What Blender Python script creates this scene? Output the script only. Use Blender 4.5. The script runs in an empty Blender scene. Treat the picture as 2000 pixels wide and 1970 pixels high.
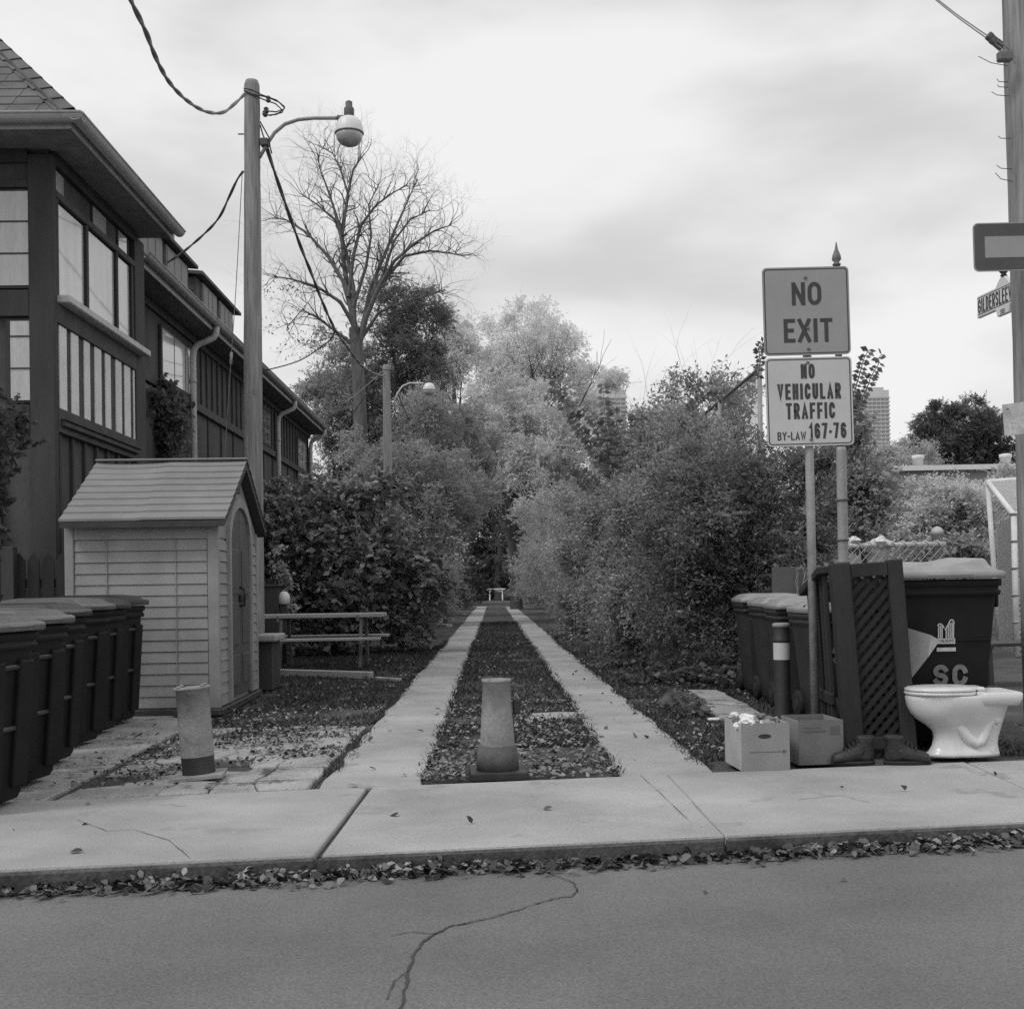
import bpy, bmesh, math, random
import numpy as np
from mathutils import Vector, Matrix

random.seed(7)
RNG = np.random.default_rng(11)
sc = bpy.context.scene
COL = sc.collection
PI = math.pi

# ------------------------------------------------------------------ camera
CAM_Z = 1.12
F_PX = 2328.0                      # focal length in pixels of a 2000 px wide frame
YAW, PITCH, ROLL = math.radians(0.91), math.radians(0.6), math.radians(0.9)
SHIFT_PX = 139.0
fw = Vector((math.sin(YAW) * math.cos(PITCH), math.cos(YAW) * math.cos(PITCH), math.sin(PITCH)))
r0 = fw.cross(Vector((0, 0, 1))).normalized()
u0 = r0.cross(fw).normalized()
R_ = r0 * math.cos(ROLL) - u0 * math.sin(ROLL)
U_ = u0 * math.cos(ROLL) + r0 * math.sin(ROLL)
cam_d = bpy.data.cameras.new("camera")
cam = bpy.data.objects.new("camera", cam_d)
COL.objects.link(cam)
cam.matrix_world = Matrix(((R_.x, U_.x, -fw.x, 0), (R_.y, U_.y, -fw.y, 0), (R_.z, U_.z, -fw.z, CAM_Z), (0, 0, 0, 1)))
cam_d.sensor_width = 36.0
cam_d.lens = F_PX / 2000.0 * 36.0
cam_d.shift_y = SHIFT_PX / 2000.0
cam_d.clip_start = 0.05
cam_d.clip_end = 6000
sc.camera = cam

# ------------------------------------------------------------------ sky, sun, exposure
SUN_EL, SUN_AZ = math.radians(52), math.radians(-125)     # azimuth from +Y, clockwise
world = bpy.data.worlds.new("World")
sc.world = world
world.use_nodes = True
wn, wl = world.node_tree.nodes, world.node_tree.links
wn.clear()


def N(nodes, t, **kw):
    n = nodes.new(t)
    for k, v in kw.items():
        if k == 'ins':
            for kk, vv in v.items():
                n.inputs[kk].default_value = vv
        else:
            setattr(n, k, v)
    return n


w_out = N(wn, 'ShaderNodeOutputWorld')
w_bg = N(wn, 'ShaderNodeBackground', ins={'Strength': 0.1})
sky = N(wn, 'ShaderNodeTexSky', sky_type='NISHITA', sun_disc=False, sun_elevation=SUN_EL, sun_rotation=SUN_AZ,
        air_density=1.0, dust_density=4.0, ozone_density=1.0)
w_bw = N(wn, 'ShaderNodeRGBToBW')
wl.new(sky.outputs[0], w_bw.inputs[0])
w_co = N(wn, 'ShaderNodeTexCoord')
w_map = N(wn, 'ShaderNodeMapping', ins={'Scale': (1.0, 1.0, 2.6), 'Location': (8.151, 6.176, 6.899)})
wl.new(w_co.outputs['Generated'], w_map.inputs[0])
w_n1 = N(wn, 'ShaderNodeTexNoise', ins={'Scale': 2.3, 'Detail': 4.0, 'Roughness': 0.42, 'Distortion': 0.35})
wl.new(w_map.outputs[0], w_n1.inputs[0])
w_rmp = N(wn, 'ShaderNodeMapRange', ins={'From Min': 0.38, 'From Max': 0.6, 'To Min': 6.8, 'To Max': 9.4})
w_rmp.interpolation_type = 'SMOOTHSTEP'
w_n2 = N(wn, 'ShaderNodeTexNoise', ins={'Scale': 5.5, 'Detail': 5.0, 'Roughness': 0.5, 'Distortion': 0.2})
wl.new(w_map.outputs[0], w_n2.inputs[0])
w_sum = N(wn, 'ShaderNodeMix', data_type='FLOAT', ins={0: 0.34})
wl.new(w_n1.outputs[0], w_sum.inputs[2])
wl.new(w_n2.outputs[0], w_sum.inputs[3])
wl.new(w_sum.outputs[0], w_rmp.inputs[0])
w_mix = N(wn, 'ShaderNodeMix', data_type='FLOAT', ins={0: 0.93})
wl.new(w_bw.outputs[0], w_mix.inputs[2])
wl.new(w_rmp.outputs[0], w_mix.inputs[3])
wl.new(w_mix.outputs[0], w_bg.inputs[0])
wl.new(w_bg.outputs[0], w_out.inputs[0])

sun_d = bpy.data.lights.new("sun", 'SUN')
sun_d.energy = 1.1
sun_d.angle = math.radians(14)
sun = bpy.data.objects.new("sun", sun_d)
COL.objects.link(sun)
sdir = Vector((math.sin(SUN_AZ) * math.cos(SUN_EL), math.cos(SUN_AZ) * math.cos(SUN_EL), math.sin(SUN_EL)))
sun.rotation_euler = sdir.to_track_quat('Z', 'Y').to_euler()

sc.view_settings.view_transform = 'Standard'
sc.view_settings.look = 'None'
sc.view_settings.exposure = 0.0
sc.view_settings.gamma = 1.0
sc.view_settings.use_curve_mapping = False
sc.render.engine = 'CYCLES'
sc.cycles.use_denoising = False
sc.cycles.max_bounces = 8
sc.cycles.diffuse_bounces = 5
sc.cycles.glossy_bounces = 2
sc.cycles.transmission_bounces = 3
sc.cycles.transparent_max_bounces = 6
sc.cycles.caustics_reflective = False
sc.cycles.caustics_refractive = False


# ------------------------------------------------------------------ photo pixel -> place helpers (2000 px frame)
def ray(x, y):
    return fw + R_ * ((x - 1000) / F_PX) + U_ * ((985 + SHIFT_PX - y) / F_PX)


def at(x, y, Y):
    d = ray(x, y)
    t = Y / d.y
    return Vector((d.x * t, Y, CAM_Z + d.z * t))


def on(x, y, z=0.0):
    d = ray(x, y)
    t = (z - CAM_Z) / d.z
    return Vector((d.x * t, d.y * t, z))


def onx(x, y, X):
    d = ray(x, y)
    t = X / d.x
    return Vector((X, d.y * t, CAM_Z + d.z * t))


# ------------------------------------------------------------------ materials (a black and white place: all greys)
MATS = {}


def mat(name, v, rough=0.8, var=0.22, scale=6.0, bump=0.15, bscale=70.0, spec=0.3, stretch=(1, 1, 1), island=0.0, fine=0.12, coat=0.0,
        metal=0.0, transl=0.0, spots=None):
    m = bpy.data.materials.new(name)
    m.use_nodes = True
    n, l = m.node_tree.nodes, m.node_tree.links
    n.clear()
    out = N(n, 'ShaderNodeOutputMaterial')
    bs = N(n, 'ShaderNodeBsdfPrincipled', ins={'Roughness': rough, 'Specular IOR Level': spec, 'Coat Weight': coat, 'Metallic': metal})
    co = N(n, 'ShaderNodeTexCoord')
    mp = N(n, 'ShaderNodeMapping', ins={'Scale': stretch})
    l.new(co.outputs['Object'], mp.inputs[0])
    n1 = N(n, 'ShaderNodeTexNoise', ins={'Scale': scale, 'Detail': 5.0, 'Roughness': 0.6})
    n2 = N(n, 'ShaderNodeTexNoise', ins={'Scale': bscale, 'Detail': 3.0, 'Roughness': 0.6})
    l.new(mp.outputs[0], n1.inputs[0])
    l.new(mp.outputs[0], n2.inputs[0])
    r1 = N(n, 'ShaderNodeMapRange', ins={'From Min': 0.3, 'From Max': 0.7, 'To Min': 1 - var, 'To Max': 1 + var})
    r2 = N(n, 'ShaderNodeMapRange', ins={'From Min': 0.3, 'From Max': 0.7, 'To Min': 1 - fine, 'To Max': 1 + fine})
    l.new(n1.outputs[0], r1.inputs[0])
    l.new(n2.outputs[0], r2.inputs[0])
    mu = N(n, 'ShaderNodeMath', operation='MULTIPLY')
    l.new(r1.outputs[0], mu.inputs[0])
    l.new(r2.outputs[0], mu.inputs[1])
    mv = N(n, 'ShaderNodeMath', operation='MULTIPLY', ins={1: v})
    l.new(mu.outputs[0], mv.inputs[0])
    last = mv
    if island:
        ge = N(n, 'ShaderNodeNewGeometry')
        r3 = N(n, 'ShaderNodeMapRange', ins={'To Min': 1 - island, 'To Max': 1 + island})
        l.new(ge.outputs['Random Per Island'], r3.inputs[0])
        m3 = N(n, 'ShaderNodeMath', operation='MULTIPLY')
        l.new(last.outputs[0], m3.inputs[0])
        l.new(r3.outputs[0], m3.inputs[1])
        last = m3
    if spots:
        # (scale, threshold, value): patches of another tone with a shape of their own (stains, moss, lichen)
        n4 = N(n, 'ShaderNodeTexNoise', ins={'Scale': spots[0], 'Detail': 8.0, 'Roughness': 0.65})
        l.new(mp.outputs[0], n4.inputs[0])
        r4 = N(n, 'ShaderNodeMapRange', ins={'From Min': spots[1], 'From Max': spots[1] + 0.05})
        l.new(n4.outputs[0], r4.inputs[0])
        mx = N(n, 'ShaderNodeMix', data_type='FLOAT')
        l.new(r4.outputs[0], mx.inputs[0])
        l.new(last.outputs[0], mx.inputs[2])
        mx.inputs[3].default_value = spots[2]
        last = mx
    l.new(last.outputs[0], bs.inputs['Base Color'])
    if bump:
        bp = N(n, 'ShaderNodeBump', ins={'Strength': bump, 'Distance': 0.02})
        l.new(n2.outputs[0], bp.inputs['Height'])
        l.new(bp.outputs[0], bs.inputs['Normal'])
    if transl:
        tr = N(n, 'ShaderNodeBsdfTranslucent')
        l.new(last.outputs[0], tr.inputs['Color'])
        ms = N(n, 'ShaderNodeMixShader', ins={0: transl})
        l.new(bs.outputs[0], ms.inputs[1])
        l.new(tr.outputs[0], ms.inputs[2])
        l.new(ms.outputs[0], out.inputs[0])
    else:
        l.new(bs.outputs[0], out.inputs[0])
    MATS[name] = m
    return m


mat('asphalt', 0.168, rough=0.9, var=0.26, scale=0.55, bump=0.4, bscale=110, fine=0.3, spots=(0.55, 0.66, 0.13))
mat('tar_patch', 0.12, rough=0.9, var=0.2, scale=20, bump=0.4, bscale=90)
mat('tar', 0.06, rough=0.7)
mat('concrete', 0.385, rough=0.88, var=0.26, scale=0.9, bump=0.4, bscale=110, fine=0.2, spots=(2.0, 0.585, 0.315))
mat('concrete_old', 0.37, rough=0.9, var=0.28, scale=2.4, bump=0.6, bscale=55, fine=0.25, spots=(3.2, 0.57, 0.13))
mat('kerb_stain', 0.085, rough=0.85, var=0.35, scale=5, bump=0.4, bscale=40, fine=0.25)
mat('joint', 0.07, rough=0.95)
mat('soil', 0.08, rough=0.95, var=0.45, scale=1.2, bump=0.8, bscale=35, fine=0.4)
mat('grass', 0.085, rough=0.8, var=0.4, scale=1.5, bump=0.0, island=0.55, transl=0.25)
mat('litter', 0.2, rough=0.75, var=0.2, scale=3, bump=0.0, island=0.6)
mat('litter_dark', 0.09, rough=0.75, var=0.2, scale=3, bump=0.0, island=0.8)
mat('pole_wood', 0.28, rough=0.85, var=0.3, scale=9, bump=0.6, bscale=40, stretch=(1, 1, 0.06), fine=0.3)
mat('timber_dark', 0.056, rough=0.75, var=0.25, scale=4, bump=0.2, stretch=(1, 1, 0.2))
mat('timber_rail', 0.075, rough=0.75, var=0.25, scale=4, bump=0.2)
mat('wall_dark', 0.085, rough=0.85, var=0.25, scale=2.0, bump=0.3, bscale=50, stretch=(1, 1, 0.3))
mat('panel_pale', 0.75, rough=0.8, var=0.12, scale=2)
mat('soffit', 0.2, rough=0.8)
mat('gutter_metal', 0.42, rough=0.45, var=0.12, spec=0.5)
mat('pipe_metal', 0.5, rough=0.5, var=0.15, spec=0.5)
mat('shingle', 0.17, rough=0.95, var=0.25, scale=2.5, bump=0.7, bscale=120, island=0.2, fine=0.3)
mat('shingle_side', 0.11, rough=0.9, var=0.3, scale=4, bump=0.5, bscale=60)
mat('window_pale', 0.48, rough=0.18, var=0.2, scale=5, stretch=(1, 1, 0.12), bump=0.0, spec=0.9, coat=0.6)  # pale tone stands for curtains and for sky reflected in the panes
mat('window_mid', 0.09, rough=0.35, var=0.15, bump=0.0, spec=0.3)
mat('window_dark', 0.03, rough=0.06, var=0.1, bump=0.0, spec=1.0, coat=1.0)
mat('frame_pale', 0.22, rough=0.6, var=0.12)
mat('shed_wall', 0.31, rough=0.6, var=0.17, scale=2.2, bump=0.15, bscale=160, fine=0.08, spots=(3.4, 0.68, 0.23))
mat('shed_roof', 0.25, rough=0.6, var=0.14, scale=2.0, bump=0.15, bscale=150, fine=0.08)
mat('shed_dark', 0.11, rough=0.5, var=0.15, scale=2)
mat('shed_trim', 0.06, rough=0.6)
mat('bin_body', 0.011, rough=0.6, var=0.3, scale=4, bump=0.08, bscale=150, spec=0.22)
mat('bin_body_grey', 0.035, rough=0.55, var=0.25, scale=4, bump=0.08, bscale=150, spec=0.3)
mat('bin_lid', 0.04, rough=0.32, var=0.25, scale=5, bump=0.08, bscale=150, spec=0.6)
mat('bin_lid_dim', 0.12, rough=0.3, var=0.25, scale=5, bump=0.08, bscale=150, spec=0.6)
mat('bin_lid_pale', 0.3, rough=0.4, var=0.2, scale=5, bump=0.08, bscale=150, spec=0.5)
mat('rubber', 0.02, rough=0.7)
mat('print_white', 0.5, rough=0.6, var=0.15, scale=20)
mat('print_grey', 0.19, rough=0.6, var=0.25, scale=20)
mat('bollard_steel', 0.27, rough=0.55, var=0.3, scale=6, bump=0.3, bscale=50, spec=0.4, spots=(8.0, 0.61, 0.13))
mat('bollard_foot', 0.11, rough=0.6, var=0.3, scale=8, bump=0.3)
mat('plate_steel', 0.28, rough=0.6, var=0.25, scale=8, bump=0.2)
mat('black_steel', 0.035, rough=0.5, var=0.3, scale=10, spec=0.4)
mat('galvanised', 0.3, rough=0.5, var=0.2, scale=12, bump=0.1, spec=0.5)
mat('galvanised_pale', 0.55, rough=0.5, var=0.2, scale=12, bump=0.1, spec=0.5)
mat('galvanised_dark', 0.17, rough=0.55, var=0.25, scale=12, bump=0.1)
mat('white_paint', 0.75, rough=0.5, var=0.08, scale=6)
mat('sign_dull', 0.33, rough=0.5, var=0.06, scale=4, bump=0.0, fine=0.04)
mat('sign_pale', 0.55, rough=0.5, var=0.07, scale=4, bump=0.0, fine=0.04)
mat('sign_ink', 0.06, rough=0.5, var=0.1, bump=0.0)
mat('sign_white', 0.72, rough=0.5, var=0.06, bump=0.0)
mat('sign_red', 0.09, rough=0.5, var=0.1, bump=0.0)
mat('porcelain', 0.69, rough=0.3, var=0.09, scale=4, bump=0.0, spec=0.5, coat=0.15, fine=0.04, spots=(7.0, 0.64, 0.56))
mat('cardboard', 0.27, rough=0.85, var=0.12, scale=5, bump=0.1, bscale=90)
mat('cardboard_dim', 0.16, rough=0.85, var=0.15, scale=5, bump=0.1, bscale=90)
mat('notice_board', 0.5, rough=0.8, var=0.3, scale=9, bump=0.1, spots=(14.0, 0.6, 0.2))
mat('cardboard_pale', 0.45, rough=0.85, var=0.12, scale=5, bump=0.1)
mat('paper', 0.6, rough=0.8, var=0.2, scale=9, bump=0.1, island=0.3)
mat('leather', 0.028, rough=0.4, var=0.35, scale=14, bump=0.4, bscale=60, spec=0.5)
mat('boot_sole', 0.03, rough=0.7)
mat('fence_wood', 0.033, rough=0.8, var=0.3, scale=5, bump=0.3, stretch=(1, 1, 0.2))
mat('lattice_wood', 0.024, rough=0.8, var=0.3, scale=6, bump=0.2)
mat('table_wood', 0.42, rough=0.75, var=0.25, scale=5, bump=0.3, stretch=(0.2, 1, 1))
mat('table_leg', 0.17, rough=0.8, var=0.25, scale=5, bump=0.3)
mat('cap_stone', 0.36, rough=0.85, var=0.2, scale=5, bump=0.3)
mat('cable', 0.05, rough=0.6)
mat('cable_mid', 0.2, rough=0.6, var=0.2)
mat('cable_grey', 0.2, rough=0.6, var=0.2)
mat('lamp_white', 0.8, rough=0.35, var=0.06, spec=0.5)
mat('lamp_glass', 0.5, rough=0.2, var=0.2, scale=12, spec=0.7, coat=0.5)
mat('lamp_housing', 0.12, rough=0.6, var=0.2, scale=9)
mat('bark', 0.14, rough=0.9, var=0.3, scale=8, bump=0.8, bscale=30, stretch=(1, 1, 0.25), fine=0.3)
mat('bark_dark', 0.07, rough=0.9, var=0.3, scale=8, bump=0.6, bscale=30)
mat('twig', 0.15, rough=0.9, var=0.2)
mat('tower_concrete', 0.66, rough=0.85, var=0.06, scale=0.05, bump=0.0)
mat('tower_band', 0.5, rough=0.6, var=0.05, scale=0.05, bump=0.0)
mat('tower_glass', 0.4, rough=0.5, var=0.05, scale=0.3, bump=0.0)
mat('building_wall', 0.3, rough=0.85, var=0.1, scale=0.3)
LEAF = {'leaf_black': (0.1, 0.4), 'leaf_dark': (0.16, 0.45), 'leaf_dull': (0.24, 0.4), 'leaf_mid': (0.4, 0.36), 'leaf_grey': (0.56, 0.28), 'leaf_light': (0.66, 0.2), 'leaf_pale': (0.82, 0.14)}
mat('leaf_glossy', 0.27, rough=0.34, var=0.34, scale=1.1, bump=0.0, spec=0.6, island=0.45, transl=0.3, fine=0.05)
for k_, v_ in LEAF.items():
    mat(k_, v_[0], rough=0.55, var=0.34, scale=1.1, bump=0.0, spec=0.4, island=v_[1], transl=0.45, fine=0.05)


# ------------------------------------------------------------------ mesh helpers
class MB:
    def __init__(s):
        s.v, s.f, s.sm = [], [], []

    def add(s, vs, fs, smooth=False):
        b = len(s.v)
        s.v.extend([tuple(p) for p in vs])
        for f in fs:
            s.f.append([i + b for i in f])
            s.sm.append(smooth)
        return s

    def box(s, c, d, rz=0.0, M=None):
        x, y, z = d[0] / 2, d[1] / 2, d[2] / 2
        vs = [(-x, -y, -z), (x, -y, -z), (x, y, -z), (-x, y, -z), (-x, -y, z), (x, -y, z), (x, y, z), (-x, y, z)]
        cr, sr = math.cos(rz), math.sin(rz)
        out = []
        for p in vs:
            q = (p[0] * cr - p[1] * sr, p[0] * sr + p[1] * cr, p[2])
            if M is not None:
                q = M @ Vector(q)
            out.append((q[0] + c[0], q[1] + c[1], q[2] + c[2]))
        return s.add(out, [(3, 2, 1, 0), (4, 5, 6, 7), (0, 1, 5, 4), (1, 2, 6, 5), (2, 3, 7, 6), (3, 0, 4, 7)])

    def bb(s, x0, x1, y0, y1, z0, z1):
        return s.box(((x0 + x1) / 2, (y0 + y1) / 2, (z0 + z1) / 2), (abs(x1 - x0), abs(y1 - y0), abs(z1 - z0)))

    def bar(s, a, b, w, t, up=(0, 0, 1)):
        a, b = Vector(a), Vector(b)
        d = (b - a)
        L = d.length
        d.normalize()
        up = Vector(up)
        sd = d.cross(up)
        if sd.length < 1e-4:
            sd = d.cross(Vector((1, 0, 0)))
        sd.normalize()
        u = sd.cross(d)
        vs = []
        for e in (a, b):
            for i, j in ((-1, -1), (1, -1), (1, 1), (-1, 1)):
                vs.append(e + sd * (i * w / 2) + u * (j * t / 2))
        return s.add(vs, [(0, 1, 2, 3), (7, 6, 5, 4), (0, 4, 5, 1), (1, 5, 6, 2), (2, 6, 7, 3), (3, 7, 4, 0)])

    def tube(s, pts, rad, n=8, caps=True, smooth=True, flat=1.0):
        pts = [Vector(p) for p in pts]
        if not hasattr(rad, '__len__'):
            rad = [rad] * len(pts)
        base = len(s.v)
        prev = None
        vs = []
        for i, p in enumerate(pts):
            d = (pts[min(i + 1, len(pts) - 1)] - pts[max(i - 1, 0)])
            if d.length < 1e-9:
                d = Vector((0, 0, 1))
            d.normalize()
            if prev is None:
                a = Vector((0, 0, 1)) if abs(d.z) < 0.9 else Vector((1, 0, 0))
                prev = d.cross(a).normalized()
            prev = (prev - d * prev.dot(d))
            if prev.length < 1e-6:
                prev = d.orthogonal()
            prev.normalize()
            bn = d.cross(prev)
            for k in range(n):
                an = 2 * PI * k / n
                vs.append(p + prev * (math.cos(an) * rad[i]) + bn * (math.sin(an) * rad[i] * flat))
        fs = []
        for i in range(len(pts) - 1):
            for k in range(n):
                k2 = (k + 1) % n
                fs.append((i * n + k, i * n + k2, (i + 1) * n + k2, (i + 1) * n + k))
        s.add(vs, fs, smooth)
        if caps:
            e = (len(pts) - 1) * n
            s.f.append([base + k for k in reversed(range(n))])
            s.sm.append(False)
            s.f.append([base + e + k for k in range(n)])
            s.sm.append(False)
        return s

    def loft(s, rings, cap0=True, cap1=True, smooth=True):
        n = len(rings[0])
        base = len(s.v)
        vs = [p for r in rings for p in r]
        fs = []
        for i in range(len(rings) - 1):
            for k in range(n):
                k2 = (k + 1) % n
                fs.append((i * n + k, i * n + k2, (i + 1) * n + k2, (i + 1) * n + k))
        s.add(vs, fs, smooth)
        if cap0:
            s.f.append([base + k for k in reversed(range(n))])
            s.sm.append(False)
        if cap1:
            s.f.append([base + (len(rings) - 1) * n + k for k in range(n)])
            s.sm.append(False)
        return s

    def lathe(s, prof, c=(0, 0, 0), n=20, smooth=True, cap0=True, cap1=True):
        rings = [[(c[0] + r * math.cos(2 * PI * k / n), c[1] + r * math.sin(2 * PI * k / n), c[2] + z) for k in range(n)] for r, z in prof]
        return s.loft(rings, cap0, cap1, smooth)

    def prism(s, poly, z0, z1):
        n = len(poly)
        vs = [(p[0], p[1], z0) for p in poly] + [(p[0], p[1], z1) for p in poly]
        fs = [tuple(reversed(range(n))), tuple(range(n, 2 * n))]
        for i in range(n):
            j = (i + 1) % n
            fs.append((i, j, n + j, n + i))
        return s.add(vs, fs)

    def slab(s, poly3, off):
        """polygon in 3D swept by an offset vector"""
        n = len(poly3)
        off = Vector(off)
        vs = [Vector(p) for p in poly3] + [Vector(p) + off for p in poly3]
        fs = [tuple(reversed(range(n))), tuple(range(n, 2 * n))]
        for i in range(n):
            j = (i + 1) % n
            fs.append((i, j, n + j, n + i))
        return s.add(vs, fs)

    def build(s, name, m, parent=None, bevel=0.0, world=False, kind=None, segs=1, off=None):
        me = bpy.data.meshes.new(name)
        vs = s.v
        if off is not None:
            vs = [(p[0] - off[0], p[1] - off[1], p[2] - off[2]) for p in vs]
        if world and parent is not None:
            L = parent.matrix_basis.inverted()
            vs = [tuple(L @ Vector(p)) for p in vs]
        me.from_pydata(vs, [], s.f)
        me.polygons.foreach_set('use_smooth', s.sm)
        if bevel:
            bm = bmesh.new()
            bm.from_mesh(me)
            bmesh.ops.recalc_face_normals(bm, faces=bm.faces)
            ed = [e for e in bm.edges if len(e.link_faces) == 2 and e.calc_face_angle(0) > 0.6]
            bmesh.ops.bevel(bm, geom=ed, offset=bevel, segments=segs, affect='EDGES', profile=0.5, clamp_overlap=True)
            bm.to_mesh(me)
            bm.free()
        me.materials.append(MATS[m])
        o = bpy.data.objects.new(name, me)
        COL.objects.link(o)
        if parent is not None:
            o.parent = parent
        if kind:
            o['kind'] = kind
        return o


def tag(o, label=None, cat=None, group=None, kind=None):
    if label:
        o['label'] = label
    if cat:
        o['category'] = cat
    if group:
        o['group'] = group
    if kind:
        o['kind'] = kind
    return o


def thing(name, label, cat, loc=(0, 0, 0), rz=0.0, group=None, tilt=(0, 0)):
    o = bpy.data.objects.new(name, None)
    o.empty_display_size = 0.2
    COL.objects.link(o)
    o.location = loc
    o.rotation_euler = (tilt[0], tilt[1], rz)
    o.matrix_basis  # noqa
    return tag(o, label, cat, group)


def basis(o):
    return Matrix.LocRotScale(o.location, o.rotation_euler, o.scale)


def box_part(name, m, parent, c, d, bevel=0.0, rz=0.0, M=None):
    return MB().box(c, d, rz, M).build(name, m, parent, bevel)


def bbp(name, m, parent, x0, x1, y0, y1, z0, z1, bevel=0.0):
    return MB().bb(x0, x1, y0, y1, z0, z1).build(name, m, parent, bevel)


def rrect(w, d, r, n=4, cx=0.0, cy=0.0):
    pts = []
    for (sx, sy, a0) in ((1, 1, 0), (-1, 1, PI / 2), (-1, -1, PI), (1, -1, 1.5 * PI)):
        for k in range(n + 1):
            a = a0 + PI / 2 * k / n
            pts.append((cx + sx * (w / 2 - r) + r * math.cos(a), cy + sy * (d / 2 - r) + r * math.sin(a)))
    return pts


def ring3(w, d, r, z, cx=0.0, cy=0.0, n=4):
    return [(x, y, z) for x, y in rrect(w, d, r, n, cx, cy)]


def text_mesh(body, w, h, offset=0.0, sx=None):
    """lettering as a flat mesh in the xz plane, its box w by h centred on the origin, facing -y"""
    cu = bpy.data.curves.new('lettering', 'FONT')
    cu.body = body
    cu.offset = offset
    cu.resolution_u = 4
    ob = bpy.data.objects.new('lettering_tmp', cu)
    COL.objects.link(ob)
    dg = bpy.context.evaluated_depsgraph_get()
    me = bpy.data.meshes.new_from_object(ob.evaluated_get(dg))
    bpy.data.objects.remove(ob)
    bpy.data.curves.remove(cu)
    n = len(me.vertices)
    a = np.empty(n * 3)
    me.vertices.foreach_get('co', a)
    a = a.reshape(-1, 3)
    mn, mx = a.min(0), a.max(0)
    b = np.zeros_like(a)
    b[:, 0] = ((a[:, 0] - mn[0]) / (mx[0] - mn[0]) - 0.5) * w
    b[:, 2] = ((a[:, 1] - mn[1]) / (mx[1] - mn[1]) - 0.5) * h
    me.vertices.foreach_set('co', b.ravel())
    me.update()
    return me


def lettering(body, w, h, m, parent, loc, rot=(0, 0, 0), offset=0.0):
    me = text_mesh(body, w, h, offset)
    me.materials.append(MATS[m])
    o = bpy.data.objects.new('lettering', me)
    COL.objects.link(o)
    o.parent = parent
    o.location = loc
    o.rotation_euler = rot
    return o


def _arc(cx, cy, rx, ry, a0, a1, n=9):
    return [(cx + rx * math.cos(math.radians(a0 + (a1 - a0) * k / n)), cy + ry * math.sin(math.radians(a0 + (a1 - a0) * k / n))) for k in range(n + 1)]


_O = _arc(.5, .68, .5, .32, 0, 180) + _arc(.5, .32, .5, .32, 180, 360) + [(1, .68)]
_C = _arc(.5, .68, .5, .32, 12, 180) + _arc(.5, .32, .5, .32, 180, 348)
GLYPH = {
    'N': (.74, [[(0, 0), (0, 1)], [(.06, .97), (.94, .03)], [(1, 0), (1, 1)]]), 'O': (.76, [_O]), 'E': (.62, [[(1, 1), (0, 1), (0, 0), (1, 0)], [(0, .51), (.82, .51)]]),
    'X': (.76, [[(0, 0), (1, 1)], [(0, 1), (1, 0)]]), 'I': (.02, [[(.5, 0), (.5, 1)]]), 'T': (.7, [[(0, 1), (1, 1)], [(.5, 1), (.5, 0)]]),
    'V': (.74, [[(0, 1), (.5, 0), (1, 1)]]), 'H': (.68, [[(0, 0), (0, 1)], [(1, 0), (1, 1)], [(0, .5), (1, .5)]]), 'C': (.7, [_C]),
    'U': (.7, [[(0, 1)] + _arc(.5, .3, .5, .3, 180, 360) + [(1, 1)]]), 'L': (.58, [[(0, 1), (0, 0), (1, 0)]]), 'A': (.78, [[(0, 0), (.5, 1), (1, 0)], [(.18, .27), (.82, .27)]]),
    'R': (.7, [[(0, 0), (0, 1), (.55, 1)] + _arc(.55, .74, .45, .26, 90, -90) + [(0, .48)], [(.5, .48), (1, 0)]]), 'F': (.6, [[(0, 0), (0, 1), (1, 1)], [(0, .51), (.82, .51)]]),
    'B': (.68, [[(0, .53), (0, 1), (.55, 1)] + _arc(.55, .765, .4, .235, 90, -90) + [(0, .53)], [(0, .53), (.55, .53)] + _arc(.55, .265, .45, .265, 90, -90) + [(0, 0), (0, .53)]]),
    'Y': (.74, [[(0, 1), (.5, .48), (1, 1)], [(.5, .48), (.5, 0)]]), 'W': (1.0, [[(0, 1), (.25, 0), (.5, .85), (.75, 0), (1, 1)]]),
    'G': (.74, [_C[:-1] + [(1, .28), (1, .46), (.58, .46)]]), 'D': (.7, [[(0, 0), (0, 1), (.4, 1)] + _arc(.4, .6, .6, .4, 90, 0) + _arc(.4, .4, .6, .4, 0, -90) + [(0, 0)]]),
    'S': (.68, [_arc(.5, .75, .5, .25, 20, 180) + _arc(.5, .75, .5, .25, 180, 270)[1:] + _arc(.5, .25, .5, .25, 90, -160)[1:]]),
    '1': (.26, [[(0, .8), (1, 1), (1, 0)]]), '6': (.68, [_arc(.5, .7, .5, .3, 25, 180) + [(0, .3)], _arc(.5, .3, .5, .3, 180, 540, 18)]), '7': (.66, [[(0, 1), (1, 1), (.35, 0)]]),
    '-': (.34, [[(0, .45), (1, .45)]]), '.': (.02, [[(.5, .41), (.5, .43)]]), ' ': (.3, [])}


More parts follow.
